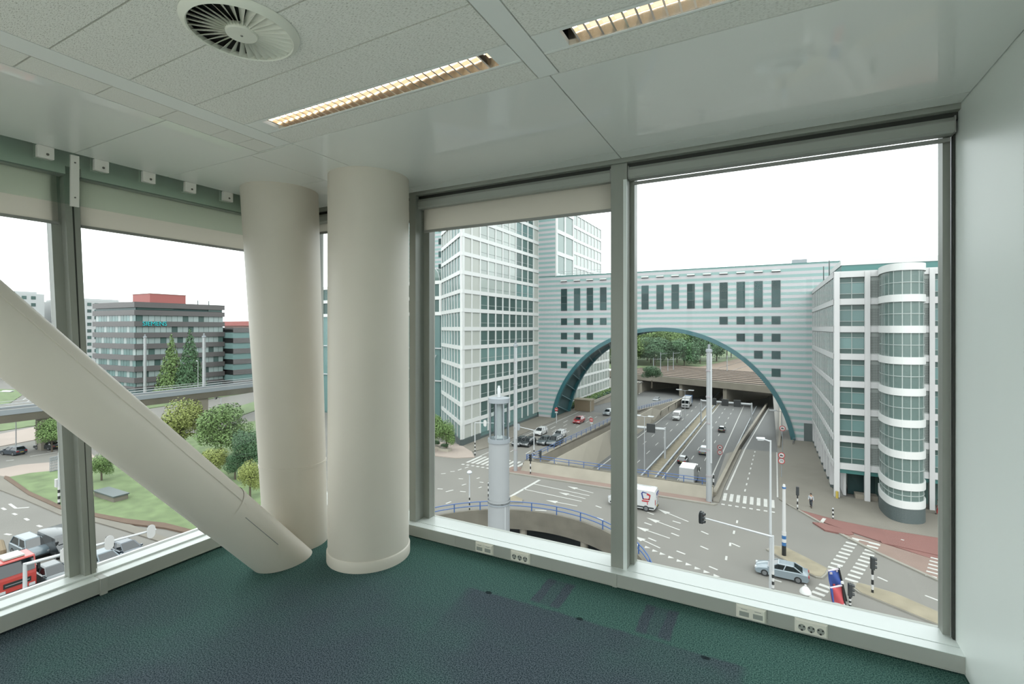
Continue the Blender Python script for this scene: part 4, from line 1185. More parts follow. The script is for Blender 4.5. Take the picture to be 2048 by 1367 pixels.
ib('fascia', 'teal_band', wg, 16.3, YW+0.1, wz[0]-0.95, 30, YW+0.35, wz[0]-0.40)
ib('entrance_glass', 'pane_deep', wg, 9.6, YW+2.3, G+0.1, 12.6, YW+2.5, wz[0]-0.4)
ib('entrance_wall', 'pier_panel', wg, 9.0, YW+1.2, G+0.1, 9.3, YW+5, G+3.2)
ib('entrance_step', 'concrete', wg, 10.2, YW+0.3, G+0.1, 12.6, YW+1.6, G+0.7)
ib('penthouse', 'teal_band', wg, 9.0, YW+3, 8.6, 26, YW+16, 10.2)
ib('penthouse_band', 'white_panel', wg, 8.9, YW+2.9, 10.2, 26.2, YW+16, 10.9)
for x, y in ((7.95, 92), (7.95, 84)): MB().cone((x, y, 8.9), (x, y, 11.5), 0.08, n=6).build('roof_post', 'plinth_dark', wg)
MB().cone((8.1, YW-0.6, G+0.1), (8.1, YW-0.6, G+1.0), 0.16, n=10).build('bollard', 'plate_yellow', wg)
# the bay
BP = [(12.72, 76.9), (12.5, 75.4), (12.42, 74.0), (12.5, 72.6), (12.68, 71.5), (13.0, 70.75), (13.7, 70.25), (14.5, 70.3), (15.3, 70.7), (15.85, 71.45), (16.15, 72.6), (16.25, 74.5), (16.3, 76.9)]
def smooth_path(p, n):
    out = []
    for i in range(len(p)-1):
        a_ = Vector(p[max(i-1, 0)]); b_ = Vector(p[i]); c_ = Vector(p[i+1]); d_ = Vector(p[min(i+2, len(p)-1)])
        for k in range(n):
            t = k/n
            out.append(tuple(0.5*((2*b_)+(c_-a_)*t+(2*a_-5*b_+4*c_-d_)*t*t+(3*b_-a_-3*c_+d_)*t**3)))
    out.append(p[-1]); return out
bpth = smooth_path(BP, 4)
def offset(path, d_):
    out = []
    for i, p in enumerate(path):
        a_ = Vector(path[max(i-1, 0)]); b_ = Vector(path[min(i+1, len(path)-1)]); t = (b_-a_).normalized()
        out.append((p[0]-t.y*d_, p[1]+t.x*d_))
    return out
for z in wz + [G+2.2]:
    MB().wall(offset(bpth, 0.0), 0.36, z-0.42, z+0.42).build('bay_band', 'white_panel', wg)
    if z > G+3: MB().prism(offset(bpth, 0.3), z-0.2, z+0.2).build('bay_floor', 'blank_panel', wg)
MB().wall(offset(bpth, 0.0), 0.30, G, G+1.8).build('bay_plinth', 'plinth_dark', wg)
glz = sorted([G+2.2] + wz)
for k in range(len(glz)-1):
    z0, z1 = glz[k]+0.42, glz[k+1]-0.42
    for s0 in range(0, len(bpth)-1, 4):
        seg = bpth[s0:s0+5]
        MB().wall(seg, 0.06, z0, z1).build('bay_pane', 'bay_glass', wg)
        p = seg[0]; ib('bay_mullion', 'mullion_metal', wg, p[0]-0.045, p[1]-0.045, z0, p[0]+0.045, p[1]+0.045, z1)
    MB().wall(offset(bpth, -0.02), 0.1, (z0+z1)/2-0.04, (z0+z1)/2+0.04).build('bay_transom', 'mullion_metal', wg)
    # stair flight inside
    st_ = MB()
    for q in range(10):
        st_.box(13.2+0.25*q, 72.5, z0+0.3*q-0.1, 13.6+0.25*q, 74.0, z0+0.3*q+0.12)
    st_.build('stair_flight', 'blank_panel', wg)
    ib('stair_core', 'pane_bay', wg, 13.3, 74.6, z0-0.4, 15.9, 76.6, z1+0.4)

# ---- brown office block with the cyan letters
ob = thing('brown_office', 'brown banded office block with cyan rooftop-line letters and red roof box', 'building', (-197, 98, G))
OX, OY = -183.0, 83.3
OT = 10.3
MB().box(-210.6, OY+0.7, G, OX-0.7, 112.6, OT-0.4).build('core', 'pane_deep', ob)
bands = [(OT-1.8, OT)]
zc = 4.9
for k in range(7):
    bands.append((zc - 3.72*k + 1.05, zc - 3.72*k + 2.75) if k else (zc+1.05, zc+2.75))
rows_ = [zc - 3.72*k for k in range(7)]
for z0, z1 in bands:
    MB().box(-211.2, OY, z0, OX, 113.2, z1).build('cladding_band', 'brown_cladding', ob)
MB().box(-211, OY+0.3, G+3.2, OX-0.3, 113, rows_[-1]-1.0).build('cladding_band', 'brown_cladding', ob)
for r, z in enumerate(rows_):
    for i in range(16):
        y0 = OY+0.9+1.8*i
        ib('window_pane', 'pane_blind' if (i*7+r*3) % 11 > 1 else 'pane_dark', ob, OX-0.72, y0, z-0.98, OX-0.6, y0+1.68, z+1.02)
    for i in range(14):
        x0 = -210+1.9*i
        ib('window_pane', 'pane_teal' if (i*5+r) % 4 else 'pane_blind', ob, x0, OY+0.58, z-0.98, x0+1.75, OY+0.72, z+1.02)
for y0, y1 in ((OY+1, OY+12), (OY+24, OY+29)): ib('slit_window', 'pane_dark', ob, OX-0.9, y0, OT-2.5, OX-0.4, y1, OT-1.75)
MB().box(-201.5, 91.2, OT-0.3, -190, 103, 13.6).build('roof_box', 'red_cladding', ob)
MB().box(-201.6, 91.1, 13.6, -189.9, 103.1, 13.8).build('roof_box_cap', 'far_brick', ob)
yl0 = on_x(285, 648, OX)[1]; yl1 = on_x(333, 648, OX)[1]
sg = text_mesh('SIEMENS', 2.05, 0.12, 'sign_cyan')
wspan = max(v.co.x for v in sg.vertices)-min(v.co.x for v in sg.vertices)
put('sign_letters', sg, ob, (OX+0.14+197, (yl0+yl1)/2-98, (bands[2][0]+bands[2][1])/2-G), (math.pi/2, 0, math.pi/2), ((yl1-yl0)/wspan, 1, 1))
for y in (105, 109): MB().cone((-186, y, OT), (-186, y, OT+1.6), 0.2, n=6).build('roof_aerial', 'plinth_dark', ob)
lw = thing('grey_wing', 'low dark banded wing right of the brown office block', 'building', (-188, 130, G))
MB().box(-200, 113.4, G, -178.3, 150, 1.2).build('core', 'pane_teal', lw)
for k in range(6): MB().box(-200, 113.4, 1.9-4.0*k-1.9, -178, 150, 1.9-4.0*k).build('cladding_band', 'brown_cladding', lw)
for k in range(5):
    for i in range(12): ib('window_pane', 'pane_blind' if (i+k) % 3 == 0 else 'pane_dark', lw, -178.4, 114.2+3*i, -4.0-4.0*k+0.1, -178.2, 116.9+3*i, -2.0-4.0*k-0.1)
rb_ = thing('red_roof_house', 'distant red-roofed building peeping over the low dark wing', 'building', (-260, 190, G))
MB().box(-275, 170, G, -250, 215, 3.0).build('wall', 'far_brick', rb_)
MB().box(-276, 169, 3.0, -249, 216, 5.5).build('roof', 'red_cladding', rb_)
for i in range(12): ib('window', 'pane_dark', rb_, -250.1, 172+3.5*i, 0.2, -249.9, 174.3+3.5*i, 1.9)
def slab_block(label, x0, y0, x1, y1, top, rows, cols):
    o = thing('white_flats', label, 'building', ((x0+x1)/2, (y0+y1)/2, G), group='distant white blocks of flats')
    MB().box(x0, y0, G, x1, y1, top).build('wall', 'far_white', o)
    MB().box(x0+2, y0+2, top, x1-2, y1-2, top+1.0).build('roof', 'far_white', o)
    for r in range(rows):
        z = top-3.2*r-2.6
        for c in range(cols):
            y = y0+1.5+(y1-y0-3)*c/cols
            f = ib('window', 'pane_dark', o, x1-0.1, y, z, x1+0.1, y+1.6, z+1.5)
        for c in range(max(3, cols//2)):
            x = x0+1.5+(x1-x0-3)*c/max(3, cols//2)
            ib('window', 'pane_dark', o, x, y0-0.1, z, x+1.6, y0+0.1, z+1.5)
    return o
slab_block('distant white block of flats left of the brown office, farther left', -330, 78, -300, 100, 17.5, 9, 6)
slab_block('distant white block of flats just left of the brown office', -330, 108, -290, 128, 15.0, 9, 6)

# ---- railway bridge beyond the arch
rw = thing('railway_bridge', 'concrete railway bridge with rusty tracks crossing the motorway beyond the arch', 'bridge', (-22, 197, HW))
A_, B_ = Vector((-70.0, 218.5)), Vector((30.0, 172.5)); dd = (B_-A_).normalized(); nn = Vector((-dd.y, dd.x))
def strip(o0, o1, z0, z1, name, m, u0=0.0, u1=1.0):
    p = A_+(B_-A_)*u0; q = A_+(B_-A_)*u1
    return MB().prism([tuple(p+nn*o0), tuple(q+nn*o0), tuple(q+nn*o1), tuple(p+nn*o1)], z0, z1).build(name, m, rw)
strip(0, 62, -20.4, -18.4, 'deck', 'rust_ballast')
strip(-0.3, 0.5, -20.3, -17.9, 'edge_beam', 'concrete')
strip(0.6, 61, -20.5, -20.4, 'soffit', 'under_shade')  # added dark sheet, shade below the deck put into its colour
for i in range(8):
    o = 5 + 6.5*i
    for e in (0.0, 1.45): strip(o+e, o+e+0.16, -18.4, -18.15, 'rail', 'rail_steel')
for u in (0.22, 0.395, 0.56, 0.725, 0.86):
    p = A_+(B_-A_)*u
    MB().prism([tuple(p+nn*0.5-dd*0.7), tuple(p+nn*0.5+dd*0.7), tuple(p+nn*58+dd*0.7), tuple(p+nn*58-dd*0.7)], HW, -20.5).build('pier_wall', 'concrete', rw)
p = A_+(B_-A_)*0.5
strip(61, 62, HW, -18.5, 'back_wall', 'under_shade', 0.1, 0.95)  # dark wall closing the underpass, its shade put into the colour
MB().prism([tuple(A_+nn*0.3), tuple(A_+(B_-A_)*0.20+nn*0.3), tuple(A_+(B_-A_)*0.21+nn*30), tuple(A_+nn*30)], HW, -20.0).build('abutment', 'concrete', rw)
fg = struct('far_ground', (0, 400, G))
MB().prism([(-900, 240), (-80, 238), (-45, 265), (60, 225), (500, 240), (900, 1500), (-900, 1500)], -19.2, -18.6).build('far_field', 'grass', fg)
MB().prism([(-34, 255), (-14, 248), (26, 232), (70, 700), (40, 700)], -18.7, -18.5).build('rail_yard', 'rust_ballast', fg)
for i in range(5):
    MB().prism([(-24+9*i, 252), (-23.6+9*i, 252), (42+5*i, 700), (41.6+5*i, 700)], -18.52, -18.35).build('rail', 'rail_steel', fg)
MB().prism([(-900, 70), (-900, -200), (-905, -200), (-905, 70)], G-1, G).build('edge', 'grass', fg)

# ---- tram viaduct on the left
vd = thing('viaduct', 'pale concrete tram viaduct on piers beyond the left park', 'viaduct', (-119, 70, G))
MB().prism_y([(-121.3, -13.6), (-120.6, -14.9), (-117.4, -14.9), (-116.7, -13.6), (-116.5, -13.0), (-121.5, -13.0)], -60, 260).build('deck_beam', 'concrete', vd)
for x in (-116.6, -121.6): MB().box(x-0.15, -60, -13.4, x+0.15, 260, -12.5).build('parapet', 'steel_grey', vd)
for x in (-116.6, -121.6):
    MB().cone((x, -60, -11.6), (x, 260, -11.6), 0.05, n=6).build('hand_rail', 'steel_white', vd)
    MB().cone((x, -60, -12.0), (x, 260, -12.0), 0.05, n=6).build('hand_rail', 'steel_white', vd)
for y in (-20, 12, 40, 67.7, 97, 127, 157): MB().box(-120.2, y-1.2, G, -117.8, y+1.2, -14.6).build('pier', 'concrete', vd)
# 
# ================================================================== OUTSIDE: trees
def leaf_cloud(seed, blobs, n, size, m):
    """thousands of small leaf quads on the skin of several rounded clumps; blobs = (x, y, z, rx, ry, rz)"""
    R = random.Random(seed); v = []; f = []
    wts = [b[3]*b[4]+b[3]*b[5] for b in blobs]; tot = sum(wts)
    for bl, w in zip(blobs, wts):
        for _ in range(int(n*w/tot)):
            th = R.uniform(0, 2*math.pi); cz = R.uniform(-0.85, 1.0); sr = math.sqrt(1-cz*cz)
            k = R.uniform(0.72, 1.06)
            p = Vector((bl[0]+bl[3]*k*sr*math.cos(th), bl[1]+bl[4]*k*sr*math.sin(th), bl[2]+bl[5]*k*cz))
            nrm = Vector((sr*math.cos(th), sr*math.sin(th), cz)) + Vector((R.uniform(-.8, .8), R.uniform(-.8, .8), R.uniform(-.5, .9)))
            nrm.normalize()
            a_ = nrm.cross(Vector((R.uniform(-1, 1), R.uniform(-1, 1), R.uniform(-1, 1)))).normalized(); b_ = nrm.cross(a_)
            s1 = size*R.uniform(0.6, 1.3); s2 = s1*R.uniform(0.5, 0.9)
            k0 = len(v)
            v += [tuple(p-a_*s1), tuple(p+b_*s2), tuple(p+a_*s1), tuple(p-b_*s2)]
            f.append((k0, k0+1, k0+2, k0+3))
    me = bpy.data.meshes.new('leaves'); me.from_pydata(v, [], f); me.materials.append(M(m)); return me
def clumps(seed, r, h, n):
    R = random.Random(seed); out = [(0, 0, h*0.62, r*0.8, r*0.8, h*0.36)]
    for i in range(n):
        t = 2*math.pi*i/n + R.uniform(-.4, .4); z = h*R.uniform(0.36, 0.84); q = r*R.uniform(0.35, 0.7)*(1.15-abs(z/h-0.55))
        out.append((q*math.cos(t), q*math.sin(t), z, r*R.uniform(0.34, 0.5), r*R.uniform(0.34, 0.5), h*R.uniform(0.13, 0.2)))
    return out
def cone_clumps(h, r):
    out = []
    for i in range(9):
        k = i/8; out.append((0, 0, h*(0.12+0.84*k), r*(1-0.88*k), r*(1-0.88*k), h*0.11))
    return out
LV = {}
for i in range(3):
    for m_ in ('leaf_mid', 'leaf_dark', 'leaf_yellow'):
        LV[('round', i, m_)] = leaf_cloud(10+i, clumps(i, 1.0, 2.6, 12), 6500, 0.046, m_)
LV[('cone', 0, 'leaf_dark')] = leaf_cloud(5, cone_clumps(3.2, 1.0), 5500, 0.055, 'leaf_dark')
LV[('cone', 0, 'leaf_mid')] = leaf_cloud(6, cone_clumps(3.2, 1.0), 5500, 0.055, 'leaf_mid')
TRK = MB().cone((0, 0, 0), (0, 0, 1), 1.0, 0.6, 9).mesh('trunk', 'bark')
BRN = MB().cone((0, 0, 0), (0.45, 0.1, 0.9), 0.035, 0.012, 6).cone((0, 0, 0.1), (-0.4, 0.25, 0.95), 0.035, 0.012, 6).cone((0, 0, 0.05), (0.05, -0.45, 0.9), 0.035, 0.012, 6).mesh('branches', 'bark')
def tree(label, x, y, h, r, kind='round', var=0, leaf='leaf_mid', z=G, grp='trees in the left park', name='tree', base=None):
    o = thing(name, label, 'tree', (x, y, z), group=grp)
    full = 2.6 if kind == 'round' else 3.2
    a_ = put('foliage', LV[(kind, var, leaf)], o, (0, 0, 0), (0, 0, (x*7.3+y*3.1) % 6.28), (r, r, h/full))
    put('trunk', TRK, o, (0, 0, 0), (0, 0, 0), (0.09+h*0.011, 0.09+h*0.011, h*0.5))
    put('branches', BRN, o, (0, 0, h*0.28), (0, 0, 0), (r*0.9, r*0.9, h*0.4))
    return o
def tree_px(label, px, base_y, top_y, half_w, **kw):
    x, y = GP(px, base_y); t = -_s*x+_c*y
    return tree(label, x, y, (base_y-top_y)/F_PX*t, half_w/F_PX*t*1.05, **kw)
tree_px('conical dark green tree left of a taller one before the brown office', 343, 800, 676, 30, kind='cone', leaf='leaf_mid', name='conical_tree')
tree_px('tallest conical green tree before the brown office', 380, 800, 664, 31, kind='cone', leaf='leaf_dark', name='conical_tree')
tree_px('broad yellow-green park tree just right of the diagonal brace under the viaduct', 362, 915, 793, 38, var=1, leaf='leaf_yellow')
tree_px('large round green park tree left of the leaning column', 442, 925, 806, 46, var=0, leaf='leaf_mid')
tree_px('dark green park tree tucked against the leaning column', 500, 955, 858, 30, var=2, leaf='leaf_dark')
tree_px('small yellow-green park tree low by the leaning column', 500, 996, 918, 22, var=1, leaf='leaf_yellow')
tree_px('low yellow-green bush-like tree above the diagonal brace', 425, 962, 896, 26, var=2, leaf='leaf_yellow')
tree_px('green tree beside the left mullion and the far street', 104, 903, 836, 26, var=2, leaf='leaf_mid')
tree_px('slim young tree under the diagonal brace on the lawn', 203, 962, 905, 22, var=1, leaf='leaf_mid')
tree_px('young tree partly hidden by the left column edge at the lawn rim', 470, 960, 905, 18, var=0, leaf='leaf_dark')
tree_px('thin leafy tree standing before the grid tower base', 866, 905, 825, 22, var=0, leaf='leaf_mid', grp='trees by the grid tower')
tree_px('second leafy tree nearer the grid tower corner', 893, 902, 838, 20, var=1, leaf='leaf_mid', grp='trees by the grid tower')
# wood beyond the railway, seen through the arch
R = random.Random(3)
LB = ['pale green', 'dark green', 'yellow-green']
k = 0
WOOD = []
for row, (y0, h0) in enumerate(((272, 17), (290, 24), (312, 29), (338, 34))):
    for i in range(9):
        x_ = -128 + 12.5*i + 5*(row % 2) + R.uniform(-2, 2); y_ = y0 + R.uniform(-4, 4) + (0.25*(x_+60) if row else 0)
        if x_ > -36 + 0.22*(y_-270): continue
        WOOD.append((x_, y_, h0*R.uniform(0.86, 1.1), R.uniform(8.5, 10.5), (i+row) % 3, ('leaf_mid', 'leaf_yellow', 'leaf_dark', 'leaf_mid', 'leaf_dark')[(i*2+row*3) % 5], row))
for i in range(7): WOOD.append((-22+7*i, 365+26*i, 27, 10, i % 3, 'leaf_dark' if i % 2 else 'leaf_mid', 4))
CW = {'leaf_mid': 'green', 'leaf_yellow': 'pale yellow-green', 'leaf_dark': 'dark green'}
RWL = ('in the front row of the railway wood', 'in the second row of the railway wood', 'deep inside the railway wood', 'at the back of the railway wood', 'lining the far tracks seen through the arch')
ORD = ('leftmost', 'second from left', 'third from left', 'fourth from left', 'fifth from left', 'sixth from left', 'seventh from left')
seen_ = {}
for (x, y, h, r, v_, lf, rw_) in sorted(WOOD, key=lambda q: q[0]/q[1]):
    k = seen_.get((lf, rw_), 0); seen_[(lf, rw_)] = k+1
    tree('%s tree %s, %s' % (CW[lf], RWL[rw_], ORD[k]), x, y, h, r, var=v_, leaf=lf, z=-18.6 - h*0.12, grp='wood beyond the railway')
bsh = thing('overgrown_bush', 'dark overgrown bush on the left bridge abutment beyond the arch', 'bush', (-40.5, 196, -20))
put('foliage', LV[('round', 2, 'leaf_dark')], bsh, (0, 0, 0), (0, 0, 1), (4.2, 4.2, 2.6))
put('stem', TRK, bsh, (0, 0, -2), (0, 0, 0), (0.3, 0.3, 3))
hd = thing('hedge', 'long green hedge beside the side road beyond the arch', 'hedge', (-48.2, 148, G))
hb = leaf_cloud(77, [(0, -20+2.0*i, 0.9, 1.0, 1.4, 0.9) for i in range(20)], 6000, 0.2, 'leaf_mid')
put('foliage', hb, hd, (0, 0, 0))
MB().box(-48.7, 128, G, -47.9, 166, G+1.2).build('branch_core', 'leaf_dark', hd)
for i, (px, py, n) in enumerate(((872, 955, 'nearer the window edge'), (890, 960, 'nearer the tower corner'))):
    x, y = GP(px, py-60+2)
    pl = thing('planter_box', 'pale square planter before the grid tower, %s' % n, 'planter', (x, y, G), group='planters by the grid tower')
    MB().box(x-1.1, y-0.6, G, x+1.1, y+0.6, G+0.55).build('box', 'concrete_pale', pl)
    put('shrub', LV[('round', i, 'leaf_dark')], pl, (0, 0, 0.4), (0, 0, 0), (0.9, 0.6, 0.45))

# ================================================================== OUTSIDE: masts, lamps, signals, signs
def mast(label, px, base_y, top_y, dia, bands=5, z=G, tip=True):
    x, y = GP(px, base_y, z); top = height_at(top_y, x, y); r = dia/2
    o = thing('tall_mast', label, 'mast', (x, y, z), group='tall grey masts')
    MB().lathe([(0, z), (r, z), (r*0.94, z+(top-z)*0.5), (r*0.86, top-1.0), (0, top-1.0)], (x, y), 18).build('shaft', 'mast_grey', o, smooth=True)
    for k in range(1, bands+1):
        zz = z+(top-z)*k/(bands+1)
        MB().lathe([(r*0.9, zz-0.12), (r*1.08, zz-0.1), (r*1.08, zz+0.1), (r*0.9, zz+0.12)], (x, y), 18).build('joint_ring', 'mast_band', o, smooth=True)
    MB().box(x+r*0.55, y-r*0.9, z+(top-z)*0.25, x+r*1.05, y-r*0.2, top-1.2).build('cable_duct', 'steel_white', o)
    MB().lathe([(r*1.15, top-1.0), (r*1.15, top-0.7), (r*0.3, top-0.6), (r*0.25, top), (0, top)], (x, y), 14).build('cap', 'steel_grey', o)
    for k in range(4):
        t = k*math.pi/2
        MB().cone((x+r*0.8*math.cos(t), y+r*0.8*math.sin(t), top-0.7), (x+r*0.3*math.cos(t), y+r*0.3*math.sin(t), top-0.05), 0.03, n=6).build('tip_stay', 'steel_grey', o)
    return o
mast('tall grey segmented mast at the brick footway in the widest window', 1418, 1003, 688, 0.72)
mast('tall grey segmented mast before the grid tower', 1031, 942, 680, 0.62)
mast('tall pale mast right of the conical trees by the leaning column', 408, 838, 666, 0.80)
mast('tall pale mast before the brown office facade', 290, 806, 668, 0.85)

# lantern column near the round opening
x, y = -22.6, 38.0
lx_, ly_ = GP(998, 1142)
lt = thing('lantern_column', 'big pale cylindrical column with a glass lantern head by the round opening', 'column', (lx_, ly_, G-6.5))
tl_ = -_s*lx_+_c*ly_
def lz(py): return height_at(py, lx_, ly_)
rr = 21.5/F_PX*tl_
MB().lathe([(rr, G-6.5), (rr, lz(997)), (rr*1.06, lz(996)), (rr*1.06, lz(1003)), (rr, lz(1004))], (lx_, ly_), 36).build('lower_shaft', 'mast_grey', lt, smooth=True)
MB().lathe([(rr*0.96, lz(1000)), (rr*0.96, lz(882))], (lx_, ly_), 36).build('upper_shaft', 'mast_grey', lt, smooth=True)
MB().lathe([(0, lz(1000)), (rr*1.06, lz(1000)), (rr*1.06, lz(1006)), (rr*1.0, lz(1006))], (lx_, ly_), 36).build('middle_collar', 'steel_grey', lt, smooth=True)
MB().lathe([(0, lz(883)), (rr*1.04, lz(883)), (rr*1.04, lz(875)), (0, lz(875))], (lx_, ly_), 36).build('lantern_base', 'steel_grey', lt, smooth=True)
MB().lathe([(rr*0.93, lz(875)), (rr*0.93, lz(803))], (lx_, ly_), 36).build('lantern_glass', 'lantern_glass', lt, smooth=True)
for k in range(8):
    t = 2*math.pi*k/8+0.2
    MB().cone((lx_+rr*0.9*math.cos(t), ly_+rr*0.9*math.sin(t), lz(876)), (lx_+rr*0.9*math.cos(t), ly_+rr*0.9*math.sin(t), lz(802)), 0.07, n=8).build('lantern_bar', 'steel_grey', lt)
MB().cone((lx_, ly_, lz(876)), (lx_, ly_, lz(802)), rr*0.28, n=16).build('lantern_core', 'steel_white', lt)
MB().cone((lx_, ly_, lz(876)), (lx_, ly_, lz(862)), rr*0.55, rr*0.1, 4).build('reflector_cone', 'steel_white', lt)
MB().lathe([(0, lz(804)), (rr*1.0, lz(804)), (rr*1.0, lz(795)), (0, lz(794))], (lx_, ly_), 36).build('lantern_lid', 'steel_grey', lt, smooth=True)
MB().lathe([(rr*0.16, lz(794)), (rr*0.16, lz(776)), (rr*0.12, lz(775)), (rr*0.12, lz(771)), (0, lz(771))], (lx_, ly_), 14).build('top_finial', 'steel_white', lt, smooth=True)
for sx in (-1, 1):
    MB().cone((lx_+sx*rr*0.87, ly_-rr*0.42, G-6.0), (lx_+sx*rr*0.87, ly_-rr*0.42, lz(1000)), 0.06, n=8).build('conduit', 'steel_white', lt)

def street_lamp(label, px, base_y, top_y, arm, z=G, double=False, name='street_lamp', r=0.10):
    x, y = GP(px, base_y, z); top = height_at(top_y, x, y)
    o = thing(name, label, 'street lamp', (x, y, z), group='street lamps')
    MB().cone((x, y, z), (x, y, top), r, r*0.55, 10).build('post', 'steel_white', o, smooth=True)
    for s_ in ((1, -1) if double else (1,)):
        ax = Vector((arm[0]*s_, arm[1]*s_))
        e = (x+ax.x, y+ax.y, top+0.12); d_ = ax.normalized(); n_ = Vector((-d_.y, d_.x))
        MB().cone((x, y, top-0.1), e, r*0.5, r*0.4, 8).build('arm', 'steel_white', o)
        c0 = Vector((x, y)) + ax*0.55; c1 = Vector((x, y)) + ax*1.45
        w_ = 0.22*max(0.6, ax.length)
        hd_ = MB().hexa([(c0.x-n_.x*w_, c0.y-n_.y*w_, top), (c1.x-n_.x*w_*0.7, c1.y-n_.y*w_*0.7, top+0.05), (c1.x+n_.x*w_*0.7, c1.y+n_.y*w_*0.7, top+0.05), (c0.x+n_.x*w_, c0.y+n_.y*w_, top),
                         (c0.x-n_.x*w_*0.5, c0.y-n_.y*w_*0.5, top+0.22), (c1.x-n_.x*w_*0.3, c1.y-n_.y*w_*0.3, top+0.2), (c1.x+n_.x*w_*0.3, c1.y+n_.y*w_*0.3, top+0.2), (c0.x+n_.x*w_*0.5, c0.y+n_.y*w_*0.5, top+0.22)])
        hd_.build('lamp_head', 'steel_white', o, bevel=0.05)
        g0 = c0+(c1-c0)*0.15; g1 = c0+(c1-c0)*0.85
        MB().prism([(g0.x-n_.x*w_*0.6, g0.y-n_.y*w_*0.6), (g1.x-n_.x*w_*0.5, g1.y-n_.y*w_*0.5), (g1.x+n_.x*w_*0.5, g1.y+n_.y*w_*0.5), (g0.x+n_.x*w_*0.6, g0.y+n_.y*w_*0.6)], top-0.06, top+0.02).build('lamp_lens', 'lamp_clear', o)
    return o
street_lamp('tall street lamp with a big white head nearest in the widest window', 1541, 1186, 880, (-0.75, -0.10), r=0.13)
street_lamp('twin-headed motorway lamp on the central reservation', 1370, 864, 780, (-1.6, 0.1), z=HW, double=True)
street_lamp('single lamp at the ramp wall beside the right arch foot', 1563, 872, 822, (-1.6, 0.0))
street_lamp('lamp at the left edge of the motorway seen beside the mullion', 1289, 940, 832, (-1.3, 0.1), z=HW, double=True)
street_lamp('old street lamp with a bent white arm at the far left edge', -2, 905, 782, (2.2, 0.6))
street_lamp('short street lamp on the far left street with a twin head', 32, 897, 834, (0.7, 0.2), double=True)
street_lamp('slim street lamp among trees at the viaduct by the pale mast', 396, 812, 722, (-0.8, 0.1))

def striped_post(o, x, y, z, h, r=0.09, n=6, tip=None):
    for k in range(n):
        MB().cone((x, y, z+h*k/n), (x, y, z+h*(k+1)/n), r, n=10).build('post_band', 'black' if k % 2 == 0 else 'sign_white', o)
def signal_head(o, x, y, z, ang, lit=None, h=1.05, board=False, bs=1.0):
    """a three-lamp traffic signal facing the direction ang"""
    ca, sa = math.cos(ang), math.sin(ang)
    def P(u, v_, w_): return (x+ca*v_-sa*u, y+sa*v_+ca*u, z+w_)
    MB().hexa([P(-0.17, -0.12, 0), P(0.17, -0.12, 0), P(0.17, 0.12, 0), P(-0.17, 0.12, 0), P(-0.17, -0.12, h), P(0.17, -0.12, h), P(0.17, 0.12, h), P(-0.17, 0.12, h)]).build('signal_box', 'signal_black', o, bevel=0.03)
    if board:
        pts = [(0.33*bs*math.cos(t), h/2+ bs*(h*0.22 if math.sin(t) > 0 else -h*0.22) + bs*0.36*math.sin(t)) for t in [2*math.pi*i/24 for i in range(24)]]
        b = MB(); n = len(pts)
        b.v = [P(u, -0.125, w_) for u, w_ in pts] + [P(u, -0.165, w_) for u, w_ in pts]
        b.f = [tuple(range(n)), tuple(range(2*n-1, n-1, -1))] + [(i, n+i, n+(i+1) % n, (i+1) % n) for i in range(n)]
        b.build('back_board', board, o)
    for k in range(3):
        zc_ = h*(0.82-0.32*k)
        MB().cone(P(0, 0.12, zc_), P(0, 0.17, zc_), 0.11, 0.10, 12).build('signal_lens', 'signal_red' if (lit == k) else 'black', o)
        MB().cone(P(0, 0.12, zc_+0.03), P(0, 0.30, zc_+0.02), 0.13, 0.12, 10, caps=False).build('signal_hood', 'signal_black', o)
def signal_post(label, px, base_y, top_y, z=G, head=True, ang=-math.pi/2, r=0.09, lit=None):
    x, y = GP(px, base_y, z); top = height_at(top_y, x, y)
    o = thing('traffic_signal' if head else 'striped_post', label, 'traffic light' if head else 'post', (x, y, z), group='striped signal posts')
    hp = max(0.8, top-z-(1.1 if head else 0.15))
    striped_post(o, x, y, z, hp, r, max(5, int(hp/0.42)))
    if head: signal_head(o, x, y, z+hp, ang, lit)
    else: MB().lathe([(r*1.1, z+hp), (r*1.1, z+hp+0.1), (0, z+hp+0.16)], (x, y), 10).build('cap', 'steel_white', o)
    return o
signal_post('traffic signal on a striped post on the lower right island', 1745, 1188, 1112, ang=0.3)
signal_post('traffic signal on a striped post by the walking man', 1595, 1020, 972, ang=math.pi/2, r=0.08)
signal_post('short black and white post on the red cycle path edge', 1666, 1038, 1015, head=False)
signal_post('striped signal post left of the tall mast at the ramp zebra', 1427, 985, 947, head=False)
signal_post('striped signal post with a dark head before the parapet corner', 1061, 948, 907, ang=-math.pi/2)
signal_post('striped post with a thin head right at the parapet corner', 1081, 939, 900, ang=math.pi)
signal_post('short striped post on the brick footway by the parapet', 1113, 943, 925, head=False)
signal_post('striped post half hidden left of the lantern column', 977, 992, 964, head=False)
signal_post('traffic signal behind the flags at the window bottom', 1700, 1212, 1183, ang=0.2)
